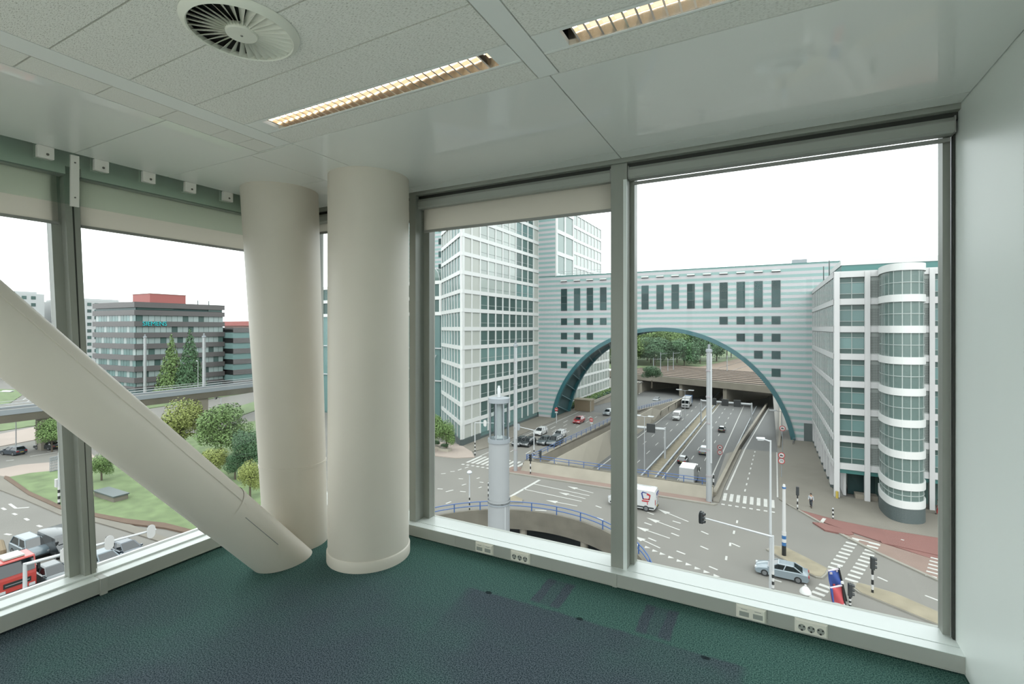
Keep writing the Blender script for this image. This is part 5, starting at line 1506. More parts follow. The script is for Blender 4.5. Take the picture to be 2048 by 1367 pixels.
def gantry_signal(label, pole_px, pole_base, arm_y, tip, heads, stripes=True, board='sign_white', ang=math.pi/2, z=G, r=0.10, lit=None, bs=1.0):
    """a post with a mast arm that carries signal heads; tip = pixel of the arm's end, level with the post top"""
    x, y = GP(pole_px, pole_base, z); top = height_at(arm_y, x, y)
    ex, ey = GP(tip[0], tip[1], top)
    o = thing('signal_gantry', label, 'traffic light', (x, y, z), group='mast-arm signals')
    hs = (top-z)*0.45 if stripes else 0
    if stripes: striped_post(o, x, y, z, hs, r, 8)
    MB().cone((x, y, z+hs), (x, y, top+0.1), r, r*0.8, 12).build('post', 'steel_white', o)
    MB().cone((x, y, top), (ex, ey, top), r*0.8, r*0.55, 10).build('mast_arm', 'steel_white', o)
    for f_ in heads: signal_head(o, x+(ex-x)*f_, y+(ey-y)*f_, top-0.55, ang, lit, board=board, bs=bs)
    return o
gantry_signal('red traffic signal hanging on a long arm from the near lamp post', 1546, 1196, 1073, (1404, 1034), (1.0,), ang=-0.35, lit=0, board='signal_black')
gantry_signal('mast-arm signal over the side road zebra before the grid tower', 950, 910, 845, (1010, 846), (0.35,), board='sign_white')
gantry_signal('mast-arm signal post right of the queuing side-road cars', 1068, 925, 860, (1034, 852), (0.9,), board='steel_grey')
gantry_signal('mast-arm signal with white oval boards above the red truck', 50, 1218, 1128, (312, 1058), (0.27, 0.60, 0.95), stripes=False, board='sign_white', ang=math.pi, r=0.16, bs=1.05)
gantry_signal('mast-arm signal by the viaduct pier near the round tree', 442, 842, 796, (416, 790), (0.4, 0.9), stripes=False, board='sign_white')
pl_ = thing('street_pole', 'slim white lamp pole with a round head before the round opening', 'street lamp', GP(939, 1020)+(G,), group='street lamps')
x, y = GP(939, 1020)
striped_post(pl_, x, y, G, 1.9, 0.08, 6)
MB().cone((x, y, G+1.9), (x, y, height_at(946, x, y)), 0.08, 0.06, 10).build('post', 'steel_white', pl_)
MB().lathe([(0, height_at(947, x, y)), (0.3, height_at(946, x, y)), (0.34, height_at(944, x, y)), (0.2, height_at(941, x, y)), (0, height_at(940, x, y))], (x, y), 16).build('lamp_head', 'steel_white', pl_, smooth=True)
# round speed signs
def speed_sign(label, px, base_y, discs, z=G, top_y=None, d=0.42):
    x, y = GP(px, base_y, z); top = height_at(top_y or discs[0][0]-6, x, y)
    o = thing('speed_sign', label, 'road sign', (x, y, z), group='round road signs')
    MB().cone((x, y, z), (x, y, top), 0.05, n=8).build('post', 'steel_grey', o)
    for py, txt in discs:
        zc_ = height_at(py, x, y)
        MB().cone((x, y-0.06, zc_), (x, y-0.09, zc_), d, n=28).build('disc_rim', 'sign_red', o)
        MB().cone((x, y-0.09, zc_), (x, y-0.10, zc_), d*0.74, n=28).build('disc_face', 'sign_white', o)
        if txt == 'lorry':
            b = MB().box(x-0.2, y-0.115, zc_-0.12, x+0.06, y-0.10, zc_+0.12).box(x+0.08, y-0.115, zc_-0.12, x+0.22, y-0.10, zc_+0.04)
            b.build('sign_symbol', 'black', o)
        else:
            put('sign_number', text_mesh(txt, 0.46, 0.008, 'black'), o, (0, -0.105, zc_-z), (math.pi/2, 0, 0))
    return o
speed_sign('pair of red-rimmed round signs beside the ramp footway', 1563, 955, ((910, 'lorry'), (921, '70')), d=0.46)
speed_sign('pair of red-rimmed round signs on the motorway edge', 1440, 912, ((894, 'lorry'), (904, '70')), z=HW, d=0.55)
speed_sign('red-rimmed round sign at the right foot of the arch', 1565, 905, ((856, 'lorry'),), d=0.5)
def no_entry(label, px, base_y, py, z=G):
    x, y = GP(px, base_y, z); zc_ = height_at(py, x, y)
    o = thing('no_entry_sign', label, 'road sign', (x, y, z), group='no-entry signs')
    MB().cone((x, y, z), (x, y, zc_+0.5), 0.09, n=8).build('post', 'steel_white', o)
    MB().cone((x, y-0.10, zc_), (x, y-0.13, zc_), 0.45, n=24).build('disc', 'sign_red', o)
    ib('bar', 'sign_white', o, x-0.3, y-0.16, zc_-0.08, x+0.3, y-0.12, zc_+0.08)
    ib('sub_plate', 'sign_white', o, x-0.35, y-0.13, zc_-0.85, x+0.35, y-0.10, zc_-0.55)
no_entry('no-entry sign on a white post at the left footway edge', 1113, 846, 818)
no_entry('no-entry sign standing on the side road near the red car', 1183, 852, 839)
# blue, white and black sleeve post
x, y = GP(1568, 1113); o = thing('sleeve_post', 'white post with blue bands and a black foot on the island', 'post', (x, y, G))
MB().cone((x, y, G), (x, y, height_at(1090, x, y)), 0.19, n=16).build('foot', 'black', o)
za, zb2 = height_at(1090, x, y), height_at(1063, x, y)
for k in range(4): MB().cone((x, y, za+(zb2-za)*k/4), (x, y, za+(zb2-za)*(k+1)/4), 0.2, n=16).build('sleeve_band', 'paint_blue' if k % 2 == 0 else 'sign_white', o)
MB().cone((x, y, zb2), (x, y, height_at(972, x, y)), 0.17, 0.14, 16).build('shaft', 'sign_white', o)
MB().cone((x, y, height_at(976, x, y)), (x, y, height_at(973, x, y)), 0.18, n=16).build('top_band', 'paint_blue', o)
MB().lathe([(0.14, height_at(972, x, y)), (0.1, height_at(968, x, y)), (0, height_at(968, x, y))], (x, y), 12).build('cap', 'sign_white', o)
# flags on slanting poles by our own facade
def banner(label, top, foot, left_top, left_foot, m, bits, depth=40.0, sag=0.5):
    """pole from foot to top; cloth hangs between the pole and the outer edge; pixels placed at one real distance"""
    def W_(p):
        d_ = ray(*p); t = depth; return Vector((d_[0]*t, d_[1]*t, EYE+d_[2]*t))
    A0_, A1_, B0_, B1_ = W_(top), W_(foot), W_(left_top), W_(left_foot)
    drop = (A0_-A1_)
    base = A1_ + (A1_-A0_).normalized()*((A1_.z-G)/max(0.01, (A0_-A1_).normalized().z))
    o = thing('flag', label, 'flag', tuple(base), group='advertising flags')
    MB().cone(tuple(base), tuple(A0_+(A0_-A1_)*0.06), 0.09, 0.06, 10).build('flag_pole', 'black', o)
    MB().lathe([(0, 0.0), (0.12, 0.05), (0.1, 0.2), (0, 0.25)], (0, 0), 10).xf(Matrix.Translation(A0_+(A0_-A1_)*0.06)).build('finial', 'sign_white', o)
    n = 10; b = MB(); nrm = (A1_-A0_).cross(B0_-A0_).normalized()
    for j in range(n+1):
        for i in range(n+1):
            u, v_ = i/n, j/n
            p = (A0_*(1-u)+B0_*u)*(1-v_) + (A1_*(1-u)+B1_*u)*v_
            p = p + nrm*(0.10*math.sin(u*6+v_*4))
            b.v.append(tuple(p))
    for j in range(n):
        for i in range(n): k0 = j*(n+1)+i; b.f.append((k0, k0+1, k0+n+2, k0+n+1))
    cl = b.build('cloth', m, o, smooth=True)
    sd = cl.modifiers.new('thick', 'SOLIDIFY'); sd.thickness = 0.03
    MB().cone(tuple(A0_+nrm*0.02), tuple(B0_), 0.07, n=8).build('top_hem', 'flag_edge', o)
    for (u0, u1, v0, v1, mm) in bits:
        def Q(u, v_): 
            p = (A0_*(1-u)+B0_*u)*(1-v_) + (A1_*(1-u)+B1_*u)*v_
            return p + nrm*(0.10*math.sin(u*6+v_*4))
        q = [Q(u0, v0), Q(u1, v0), Q(u1, v1), Q(u0, v1)]
        MB().hexa([tuple(p-nrm*0.06) for p in q] + [tuple(p+nrm*0.06) for p in q]).build('print', mm, o)
banner('blue advertising flag on a slanting pole above the red one', (1678, 1137), (1686, 1172), (1656, 1141), (1662, 1176), 'flag_blue', [(0.12, 0.26, 0.03, 0.16, 'flag_edge'), (0.75, 0.92, 0.05, 0.18, 'flag_edge'), (0.25, 0.45, 0.84, 0.97, 'flag_red'), (0.6, 0.75, 0.80, 0.94, 'flag_red')])
banner('red advertising flag with white print on a slanting pole at the window bottom', (1685, 1170), (1691, 1216), (1660, 1175), (1667, 1213), 'flag_red', [(0.05, 0.95, 0.78, 0.86, 'flag_edge'), (0.0, 1.0, 0.90, 1.0, 'flag_blue'), (0.88, 1.0, 0.0, 0.9, 'flag_blue')], depth=39.0)
# onion-shaped white lamp on a post
x, y = GP(1611, 1224); o = thing('onion_lamp', 'white onion-shaped lamp on a thin post at the window bottom', 'street lamp', (x, y, G))
zt = height_at(1169, x, y); hh = height_at(1169, x, y)-height_at(1190, x, y)
MB().cone((x, y, G), (x, y, zt-hh), 0.1, n=10).build('post', 'steel_white', o)
MB().lathe([(0.0, zt-hh), (0.22, zt-hh), (0.43, zt-hh*0.75), (0.40, zt-hh*0.55), (0.22, zt-hh*0.25), (0.07, zt-hh*0.1), (0.08, zt), (0, zt)], (x, y), 16).build('shade', 'sign_white', o, smooth=True)
# motorway sign gantries and guard rails
def sign_gantry(label, a_, b_, beam_y, boards, z=HW):
    x0, y0 = a_; x1, y1 = b_; top = beam_y
    o = thing('sign_gantry', label, 'gantry', (x0, y0, z), group='motorway gantries')
    for (xx, yy) in ((x0, y0), (x1, y1)): MB().cone((xx, yy, z), (xx, yy, top+0.4), 0.22, n=10).build('gantry_post', 'steel_white', o)
    MB().cone((x0, y0, top), (x1, y1, top), 0.32, n=8).build('gantry_beam', 'steel_white', o)
    for u in boards:
        xx, yy = x0+(x1-x0)*u, y0+(y1-y0)*u
        ib('matrix_sign', 'signal_black', o, xx-0.9, yy-0.45, top-0.9, xx+0.9, yy-0.2, top+1.0)
    return o
xa, ya = GP(1330, 917, HW); sign_gantry('near motorway gantry with matrix signs beside the mullion', (xa, ya), (-31.0, ya-0.5), height_at(858, xa, ya), (0.25, 0.6, 0.85))
xa, ya = GP(1402, 850, HW); xb, yb = GP(1508, 828, HW)
sign_gantry('far motorway gantry with dark matrix signs before the railway bridge', (xa, ya), (xb, ya-1.0), height_at(801, xa, ya), (0.25, 0.49, 0.73))
for x0, lb in ((-20.2, 'left'), (-17.7, 'right')):
    o = thing('guard_rail', 'steel guard rail on the %s side of the motorway reservation' % lb, 'guard rail', (x0, 72, HW), group='motorway guard rails')
    MB().hexa([(x0+sk(72)-0.15, 72, HW+0.5), (x0+sk(72)+0.15, 72, HW+0.5), (x0+sk(250)+0.15, 250, HW+0.5), (x0+sk(250)-0.15, 250, HW+0.5),
               (x0+sk(72)-0.15, 72, HW+0.85), (x0+sk(72)+0.15, 72, HW+0.85), (x0+sk(250)+0.15, 250, HW+0.85), (x0+sk(250)-0.15, 250, HW+0.85)]).build('rail_beam', 'steel_grey', o)
    for k in range(26):
        yy = 73+5*k; ib('rail_post', 'steel_grey', o, x0+sk(yy)-0.07, yy-0.07, HW, x0+sk(yy)+0.07, yy+0.07, HW+0.55)
MB().prism([(-20.6+sk(72), 72), (-17.3+sk(72), 72), (-17.3+sk(250), 250), (-20.6+sk(250), 250)], HW-0.1, HW+0.06).build('reservation', 'dry_grass', gr)
o = thing('guard_rail', 'steel guard rail at the right edge of the motorway', 'guard rail', (-8.0, 72, HW), group='motorway guard rails')
MB().hexa([(-8.6, 72, HW+0.5), (-8.4, 72, HW+0.5), (-3.3, 190, HW+0.5), (-3.5, 190, HW+0.5), (-8.6, 72, HW+0.85), (-8.4, 72, HW+0.85), (-3.3, 190, HW+0.85), (-3.5, 190, HW+0.85)]).build('rail_beam', 'steel_grey', o)
for k in range(23):
    yy = 73+5*k; xx = -8.5+5.1*(yy-72)/118; ib('rail_post', 'steel_grey', o, xx-0.07, yy-0.07, HW, xx+0.07, yy+0.07, HW+0.55)
# railway poles with wires
for i, (px, top) in enumerate(((1307, 715), (1316, 704), (1326, 716), (1333, 703), (1446, 710))):
    x, y = on_y(px, 740, 225)[0], 225+6*i
    o = thing('catenary_pole', ('slim railway pole behind the bridge, leftmost in the arch', 'slim railway pole behind the bridge, second from left in the arch', 'slim railway pole behind the bridge, third from left in the arch', 'slim railway pole behind the bridge, left of the tall mast', 'slim railway pole right of the tall mast in the arch')[i], 'pole', (x, y, -18.5), group='railway poles')
    zt = height_at(top, x, y)
    MB().cone((x, y, -18.5), (x, y, zt), 0.18, 0.12, 8).build('pole', 'steel_grey', o)
    MB().cone((x, y, zt-0.8), (x+3.0, y, zt-0.4), 0.08, n=6).build('bracket', 'steel_grey', o)
# small things on the left lawn
x, y = GP(222, 996); o = thing('stone_block', 'low grey slab block lying on the left lawn', 'block', (x, y, G))
MB().box(x-2.6, y-0.8, G, x+2.6, y+0.8, G+0.75).build('slab', 'concrete_dark', o, bevel=0.05)
MB().box(x-2.7, y-0.9, G+0.75, x+2.7, y+0.9, G+0.9).build('slab_top', 'plinth_dark', o)
x, y = GP(118, 1010); o = thing('sign_post', 'pole with a white box and striped foot by the left mullion', 'post', (x, y, G))
striped_post(o, x, y, G, 2.4, 0.14, 6)
MB().cone((x, y, G+2.4), (x, y, height_at(905, x, y)), 0.13, 0.1, 10).build('shaft', 'steel_white', o)
ib('box', 'sign_white', o, x-0.6, y-0.25, G+2.3, x-0.1, y+0.1, G+3.3)
x0, y0 = GP(100, 945); x1, y1 = GP(116, 941)
o = thing('wire_fence', 'small grey mesh fence panel at the far footway edge', 'fence', (x0, y0, G))
top = height_at(915, x0, y0)
for k in range(7):
    u = k/6; MB().cone((x0+(x1-x0)*u, y0+(y1-y0)*u, G), (x0+(x1-x0)*u, y0+(y1-y0)*u, top), 0.05, n=6).build('fence_bar', 'steel_grey', o)
for k in range(6):
    zz = G+0.2+(top-G-0.2)*k/5; MB().cone((x0, y0, zz), (x1, y1, zz), 0.05, n=6).build('fence_rail', 'steel_grey', o)
# brick kiosk beside the hedge
x, y = GP(1167, 822); o = thing('brick_kiosk', 'small tan service kiosk at the back foot of the arch', 'kiosk', (x, y, G))
MB().box(x-2.6, y, G, x+2.0, y+3, G+2.9).build('wall', 'timber', o)
MB().box(x-2.8, y-0.2, G+2.9, x+2.2, y+3.2, G+3.15).build('roof', 'dry_grass', o)
ib('corner_trim', 'concrete_pale', o, x+1.85, y-0.1, G, x+2.1, y+0.1, G+2.9)
# 
# ================================================================== OUTSIDE: vehicles and people
WH = {}
def wheel_parts(o, L, W_, r, xs, side=0.5):
    if r not in WH:
        WH[r] = (MB().cone((0, -0.11, 0), (0, 0.11, 0), r, n=18).mesh('wheel', 'tyre'), MB().cone((0, -0.125, 0), (0, 0.125, 0), r*0.62, n=14).mesh('hub', 'rim'))
    for x in xs:
        for s_ in (-1, 1):
            w = put('wheel', WH[r][0], o, (x*L, s_*(W_/2-0.10), r))
            put('hub', WH[r][1], w, (0, 0, 0))
def loft_body(prof, L, W_, tuck=0.06):
    b = MB(); n = len(prof)
    for (y, kx, dz) in ((-W_/2, 0.975, -tuck), (-W_/2*0.84, 1.0, 0.0), (W_/2*0.84, 1.0, 0.0), (W_/2, 0.975, -tuck)):
        for x, z in prof: b.v.append((x*L*kx, y, z+(dz if z > 0.5 else 0)))
    for j in range(3):
        for i in range(n): b.f.append((j*n+i, j*n+(i+1) % n, (j+1)*n+(i+1) % n, (j+1)*n+i))
    b.f += [tuple(range(n-1, -1, -1)), tuple(range(3*n, 4*n))]
    return b
STY = {
 'sedan': (4.75, 1.82, 1.44, [(-.5, .42), (-.498, .72), (-.475, .96), (-.33, 1.0), (.2, .94), (.3, .92), (.44, .80), (.49, .66), (.5, .42), (.47, .24), (-.47, .24)], (-.40, .255), (-.235, .07)),
 'hatch': (4.05, 1.72, 1.48, [(-.5, .45), (-.495, .85), (-.47, 1.0), (.2, .96), (.31, .94), (.45, .80), (.49, .66), (.5, .42), (.47, .24), (-.47, .24)], (-.475, .27), (-.40, .06)),
 'suv':   (4.6, 1.85, 1.72, [(-.5, .5), (-.495, 1.0), (-.475, 1.12), (.2, 1.08), (.31, 1.05), (.46, .94), (.495, .75), (.5, .48), (.47, .3), (-.47, .3)], (-.48, .27), (-.43, .10)),
}
def car(label, x, y, head, paint, style='hatch', z=G, pitch=0.0, scale=1.0):
    L, W_, H, prof, gb, gt_ = STY[style]
    o = thing('car', label, 'car', (x, y, z), head, 'cars on the streets')
    o.rotation_euler = (0, -pitch, head); o.scale = (scale,)*3
    loft_body(prof, L, W_).build('body', paint, o, smooth=True, world=False)
    zb = max(p[1] for p in prof)-0.06; zt = H-0.05; wb, wt = W_*0.88/2, W_*0.66/2
    B = [(gb[0]*L, -wb, zb), (gb[1]*L, -wb, zb), (gb[1]*L, wb, zb), (gb[0]*L, wb, zb)]; T = [(gt_[0]*L, -wt, zt), (gt_[1]*L, -wt, zt), (gt_[1]*L, wt, zt), (gt_[0]*L, wt, zt)]
    MB().hexa(B+T).build('cabin_windows', 'car_glass', o, world=False)
    MB().hexa([(gt_[0]*L-0.03, -wt-0.02, zt-0.02), (gt_[1]*L+0.03, -wt-0.02, zt-0.02), (gt_[1]*L+0.03, wt+0.02, zt-0.02), (gt_[0]*L-0.03, wt+0.02, zt-0.02),
               (gt_[0]*L+0.10, -wt+0.10, H), (gt_[1]*L-0.12, -wt+0.10, H), (gt_[1]*L-0.12, wt-0.10, H), (gt_[0]*L+0.10, wt-0.10, H)]).build('roof', paint, o, world=False)
    p = MB()
    for a_, b_ in zip(B, T): p.cone(a_, b_, 0.055, n=6)
    for s_ in (-1, 1): p.cone((gb[0]*L*0.1, s_*(wb+0.005), zb), ((gt_[0]+gt_[1])/2*L, s_*(wt+0.01), zt), 0.045, n=6)
    p.build('pillars', paint, o, world=False)
    wheel_parts(o, L, W_, 0.33 if style != 'suv' else 0.37, (-.30, .31))
    for s_ in (-1, 1):
        MB().box(L*0.462, s_*W_*0.33-0.2, 0.60, L*0.497, s_*W_*0.33+0.2, 0.74).build('head_lamp', 'lamp_clear', o, world=False)
        MB().box(-L*0.502, s_*W_*0.36-0.18, 0.66, -L*0.47, s_*W_*0.36+0.18, 0.84).build('tail_lamp', 'lamp_red', o, world=False)
        MB().box(gb[1]*L-0.25, s_*(W_/2)-0.06, zb, gb[1]*L-0.08, s_*(W_/2)+0.12, zb+0.14).build('mirror', paint, o, world=False)
    MB().box(L*0.487, -0.45, 0.36, L*0.503, 0.45, 0.50).build('grille', 'black', o, world=False)
    MB().box(-L*0.504, -0.26, 0.52, -L*0.49, 0.26, 0.63).build('number_plate', 'plate_yellow', o, world=False)
    return o
def car_px(label, px, py, head, paint, style='hatch', z=G, pitch=0.0):
    x, y = GP(px, py, z); return car(label, x, y, head, paint, style, z, pitch)
def van(label, x, y, head, paint, z=G, logo=False, L=5.9, W_=2.0, H=2.65, scale=1.0):
    o = thing('van', label, 'van', (x, y, z), head, 'vans and trucks'); o.scale = (scale,)*3
    prof = [(-.5, .45), (-.5, H-.25), (-.485, H-.04), (-.45, H), (.20, H), (.26, H-.08), (.385, 1.35), (.475, 1.10), (.498, .85), (.5, .42), (.47, .30), (-.47, .30)]
    loft_body(prof, L, W_, 0.10).build('body', paint, o, smooth=True, world=False)
    MB().hexa([(.268*L, -W_*.40, H-.20), (.375*L, -W_*.43, 1.42), (.375*L, W_*.43, 1.42), (.268*L, W_*.40, H-.20), (.278*L, -W_*.40, H-.16), (.388*L, -W_*.43, 1.44), (.388*L, W_*.43, 1.44), (.278*L, W_*.40, H-.16)]).build('windscreen', 'car_glass', o, world=False)
    for s_ in (-1, 1):
        MB().prism_y([(.16*L, 1.35), (.34*L, 1.35), (.27*L, 2.0), (.16*L, 2.0)], s_*(W_/2)-0.012, s_*(W_/2)+0.012).build('side_window', 'car_glass', o, world=False)
        MB().box(-L*.5, s_*W_*.46-0.06, 0.95, -L*.492, s_*W_*.46+0.06, 1.55).build('tail_lamp', 'lamp_red', o, world=False)
        MB().box(L*.47, s_*W_*.36-0.2, 0.85, L*.5, s_*W_*.36+0.2, 1.08).build('head_lamp', 'lamp_clear', o, world=False)
        MB().box(.33*L, s_*(W_/2)-0.02, 1.35, .36*L, s_*(W_/2)+0.2, 1.7).build('mirror', 'black', o, world=False)
        MB().box(-L*.47, s_*(W_/2)-0.01, 0.42, L*.45, s_*(W_/2)+0.015, 0.60).build('side_strip', 'signal_black', o, world=False)
    MB().box(-L*.508, -W_*.45, 0.38, -L*.49, W_*.45, 0.52).build('rear_bumper', 'signal_black', o, world=False)
    MB().box(L*.488, -0.6, 0.5, L*.504, 0.6, 0.75).build('grille', 'black', o, world=False)
    MB().box(-L*.506, -0.27, 0.58, -L*.498, 0.27, 0.70).build('number_plate', 'plate_yellow', o, world=False)
    MB().box(-L*.503, -0.012, 0.7, -L*.498, 0.012, H-0.3).build('door_gap', 'signal_black', o, world=False)
    wheel_parts(o, L, W_, 0.36, (-.31, .33))
    if logo:
        yy0, yy1 = W_/2+0.002, W_/2+0.02
        def seg(pts, m, nm='logo'):
            MB().prism_y(pts, yy0, yy1).build(nm, m, o, world=False)
        X0 = -1.85
        seg([(X0-0.12, 2.28), (X0+0.42, 2.40), (X0+0.62, 2.15), (X0+0.45, 2.15), (X0+0.35, 2.27), (X0-0.05, 2.20)], 'logo_blue')
        seg([(X0+0.45, 2.15), (X0+0.62, 2.15), (X0+0.42, 1.45), (X0+0.28, 1.45)], 'logo_blue')
        seg([(X0-0.12, 2.28), (X0-0.05, 2.05), (X0-0.38, 1.95), (X0-0.55, 2.10)], 'logo_red')
        seg([(X0-0.55, 2.10), (X0-0.38, 1.98), (X0-0.28, 1.50), (X0-0.42, 1.50)], 'logo_red')
        seg([(X0+0.42, 1.55), (X0-0.42, 1.62), (X0-0.42, 1.48), (X0+0.42, 1.42)], 'logo_red')
        seg([(X0+0.55, 1.32), (X0-0.35, 1.36), (X0-0.35, 1.26), (X0-0.1, 1.2), (X0-0.12, 0.85), (X0-0.2, 0.85), (X0-0.2, 1.18), (X0+0.5, 1.18)], 'logo_red')
        MB().box(-L*.512, -0.75, 1.95, -L*.498, 0.35, 2.28).build('rear_label', 'logo_blue', o, world=False)
        MB().box(-L*.514, -0.65, 2.06, -L*.511, 0.25, 2.16).build('rear_lettering', 'sign_white', o, world=False)
        for zz, yy in ((1.7, 0.2), (1.35, 0.05), (1.0, 0.3), (1.0, -0.3)): MB().box(-L*.506, yy-0.06, zz-0.05, -L*.499, yy+0.06, zz+0.05).build('door_mark', 'steel_grey', o, world=False)
    return o
def truck(label, x, y, head, cab, box_, z=G, L=9.0, rear=None, load='box'):
    o = thing('truck', label, 'truck', (x, y, z), head, 'vans and trucks')
    W_ = 2.45
    MB().prism_y([(L/2-2.2, 0.55), (L/2-2.2, 2.95), (L/2-2.0, 3.1), (L/2-0.35, 3.0), (L/2-0.05, 1.9), (L/2, 1.6), (L/2, 0.45), (L/2-0.3, 0.40)], -W_/2, W_/2).build('cab', cab, o, world=False, bevel=0.06)
    MB().hexa([(L/2-0.31, -1.08, 2.85), (L/2-0.05, -1.12, 1.85), (L/2-0.05, 1.12, 1.85), (L/2-0.31, 1.08, 2.85), (L/2-0.27, -1.08, 2.88), (L/2+0.0, -1.12, 1.87), (L/2+0.0, 1.12, 1.87), (L/2-0.27, 1.08, 2.88)]).build('windscreen', 'car_glass', o, world=False)
    for s_ in (-1, 1):
        MB().prism_y([(L/2-1.5, 1.75), (L/2-0.28, 1.75), (L/2-0.45, 2.6), (L/2-1.5, 2.6)], s_*W_/2-0.012, s_*W_/2+0.012).build('side_window', 'car_glass', o, world=False)
        MB().box(L/2-0.1, s_*0.92-0.2, 0.55, L/2+0.03, s_*0.92+0.2, 0.78).build('head_lamp', 'lamp_clear', o, world=False)
        MB().box(L/2-0.35, s_*(W_/2+0.2)-0.08, 1.7, L/2-0.15, s_*(W_/2+0.2)+0.08, 2.4).build('mirror', 'black', o, world=False)
    MB().box(L/2-0.02, -0.85, 0.95, L/2+0.04, 0.85, 1.35).build('grille', 'black', o, world=False)
    MB().box(L/2+0.03, -0.75, 1.12, L/2+0.05, 0.75, 1.17).build('grille_bar', 'steel_grey', o, world=False)
    MB().box(L/2-0.3, -W_/2, 0.35, L/2+0.05, W_/2, 0.55).build('bumper', 'signal_black', o, world=False)
    MB().box(-L/2, -0.5, 0.62, L/2-2.0, 0.5, 0.92).build('chassis', 'black', o, world=False)
    if load == 'box':
        MB().box(-L/2, -W_/2-0.02, 0.95, L/2-2.35, W_/2+0.02, 3.55).build('box_body', box_, o, world=False, bevel=0.04)
        MB().box(-L/2-0.02, -W_/2+0.08, 1.05, -L/2, W_/2-0.08, 3.45).build('rear_doors', rear or box_, o, world=False)
        if rear: MB().box(-L/2+0.01, -W_/2-0.05, 1.0, -L/2+1.8, W_/2+0.05, 3.56).build('rear_panel', rear, o, world=False)
    else:
        MB().box(-L/2, -W_/2, 0.95, L/2-2.6, W_/2, 1.25).build('flat_bed', 'signal_black', o, world=False)
        MB().box(L/2-2.1, -0.65, 3.05, L/2-0.6, 0.65, 3.18).build('roof_hatch', 'blank_panel', o, world=False)
        MB().tube([(L/2-3.0, 0, 1.2), (L/2-3.0, 0, 3.2), (L/2-4.2, 0.2, 3.6), (-L/2+0.6, 0.4, 2.4)], 0.22, 8).build('crane_arm', 'timber', o, world=False)
        MB().box(L/2-3.4, -0.5, 1.2, L/2-2.6, 0.5, 2.2).build('crane_base', 'concrete_dark', o, world=False)
        for k in range(5): MB().cone((-L/2+0.6+0.9*k, -1.0, 1.35), (-L/2+1.2+0.9*k, 1.0, 1.6+0.1*(k % 2)), 0.12, n=6).build('load_beam', 'plinth_dark', o, world=False)
        MB().cone((-L/2+1.5, 0.4, 1.3), (-L/2+1.5, 0.4, 3.6), 0.09, n=8).build('load_pole', 'plate_yellow', o, world=False)
    wheel_parts(o, L, W_, 0.5, (-.33, -.18, .37))
    return o
PI = math.pi
# right view -------------------------------------------------------
x, y = GP(1563, 1151)
car('silver saloon car passing the traffic island in the widest window', x, y, PI-0.05, 'paint_silver', 'sedan', scale=0.9)
x, y = GP(1266, 1012)
van('white delivery van with a red and blue emblem leaving behind the mullion', x, y, PI, 'paint_white', logo=True)
HD = -PI/2
car_px('dark hatchback leftmost in the queue before the side-road zebra', 1040, 889, HD, 'paint_black', 'hatch')
car_px('black car second in the queue at the side-road zebra', 1056, 890, HD, 'paint_black', 'hatch')
car_px('white hatchback waiting behind the black queue on the side road', 1081, 868, HD, 'paint_white', 'hatch')
car_px('dark grey saloon in the middle lane of the side road', 1090, 886, HD, 'paint_darkgrey', 'sedan')
car_px('dark people carrier beside the blue railing on the side road', 1110, 888, HD, 'paint_darkgrey', 'suv')
car_px('white car directly behind the dark people carrier', 1119, 874, HD, 'paint_white', 'hatch')
car_px('red car driving down the side road under the arch', 1158, 845, HD, 'paint_red', 'hatch')
car_px('grey car at the mullion further up the side road', 1216, 829, HD, 'paint_grey', 'hatch')
x, y = GP(1313, 794, G-2.2); car('pale grey car on the side road below the railway bridge', x, y, HD, 'paint_grey', 'sedan', z=dip(y, 125, 190, 4.4))
x, y = GP(1354, 838, HW); van('white panel van coming towards us on the motorway', x, y, HD+0.02, 'paint_white', z=HW, L=5.6, H=2.5)
x, y = GP(1374, 813, HW); truck('white lorry with a blue rear coming out of the underpass', x, y, HD+0.02, 'paint_white', 'paint_white', z=HW, L=10.5, rear='paint_blue')
car_px('dark car driving away in the right motorway lane', 1444, 862, PI/2, 'paint_darkgrey', 'hatch', z=HW)
car_px('grey car driving away, half hidden by the tall mast', 1408, 906, PI/2, 'paint_grey', 'suv', z=HW)
car_px('dark car driving away ahead of the white box truck', 1366, 924, PI/2, 'paint_black', 'hatch', z=HW)
x, y = GP(1378, 966, HW); truck('white box truck just emerging past the motorway parapet', x, y, PI/2, 'paint_white', 'paint_white', z=HW, L=6.2)
# left view ----------------------------------------------------------
car_px('dark blue car nearest the lawn edge below the left window', 252, 1112, 0.03, 'paint_navy', 'hatch')
car_px('grey-blue saloon behind the left mullion below the window', 207, 1133, 0.0, 'paint_bluegrey', 'sedan')
x, y = GP(122, 1103); van('dark van directly left of the left mullion', x, y, 0.0, 'paint_black', L=5.0, H=2.1)
car_px('grey-blue hatchback between the red truck and the dark van', 62, 1108, 0.02, 'paint_bluegrey', 'suv')
car_px('dark grey saloon right beside the red truck cab', 104, 1160, 0.0, 'paint_darkgrey', 'sedan')
x, y = GP(-12, 1163); truck('red flatbed truck with a loading crane at the lower left', x, y, 0.0, 'paint_truckred', 'paint_truckred', L=10.0, load='flat')
car_px('black car parked beside the far left street lamp', 27, 908, PI+0.25, 'paint_navy', 'hatch')
car_px('black car half hidden by the tree at the far street', 96, 897, PI+0.25, 'paint_black', 'sedan')
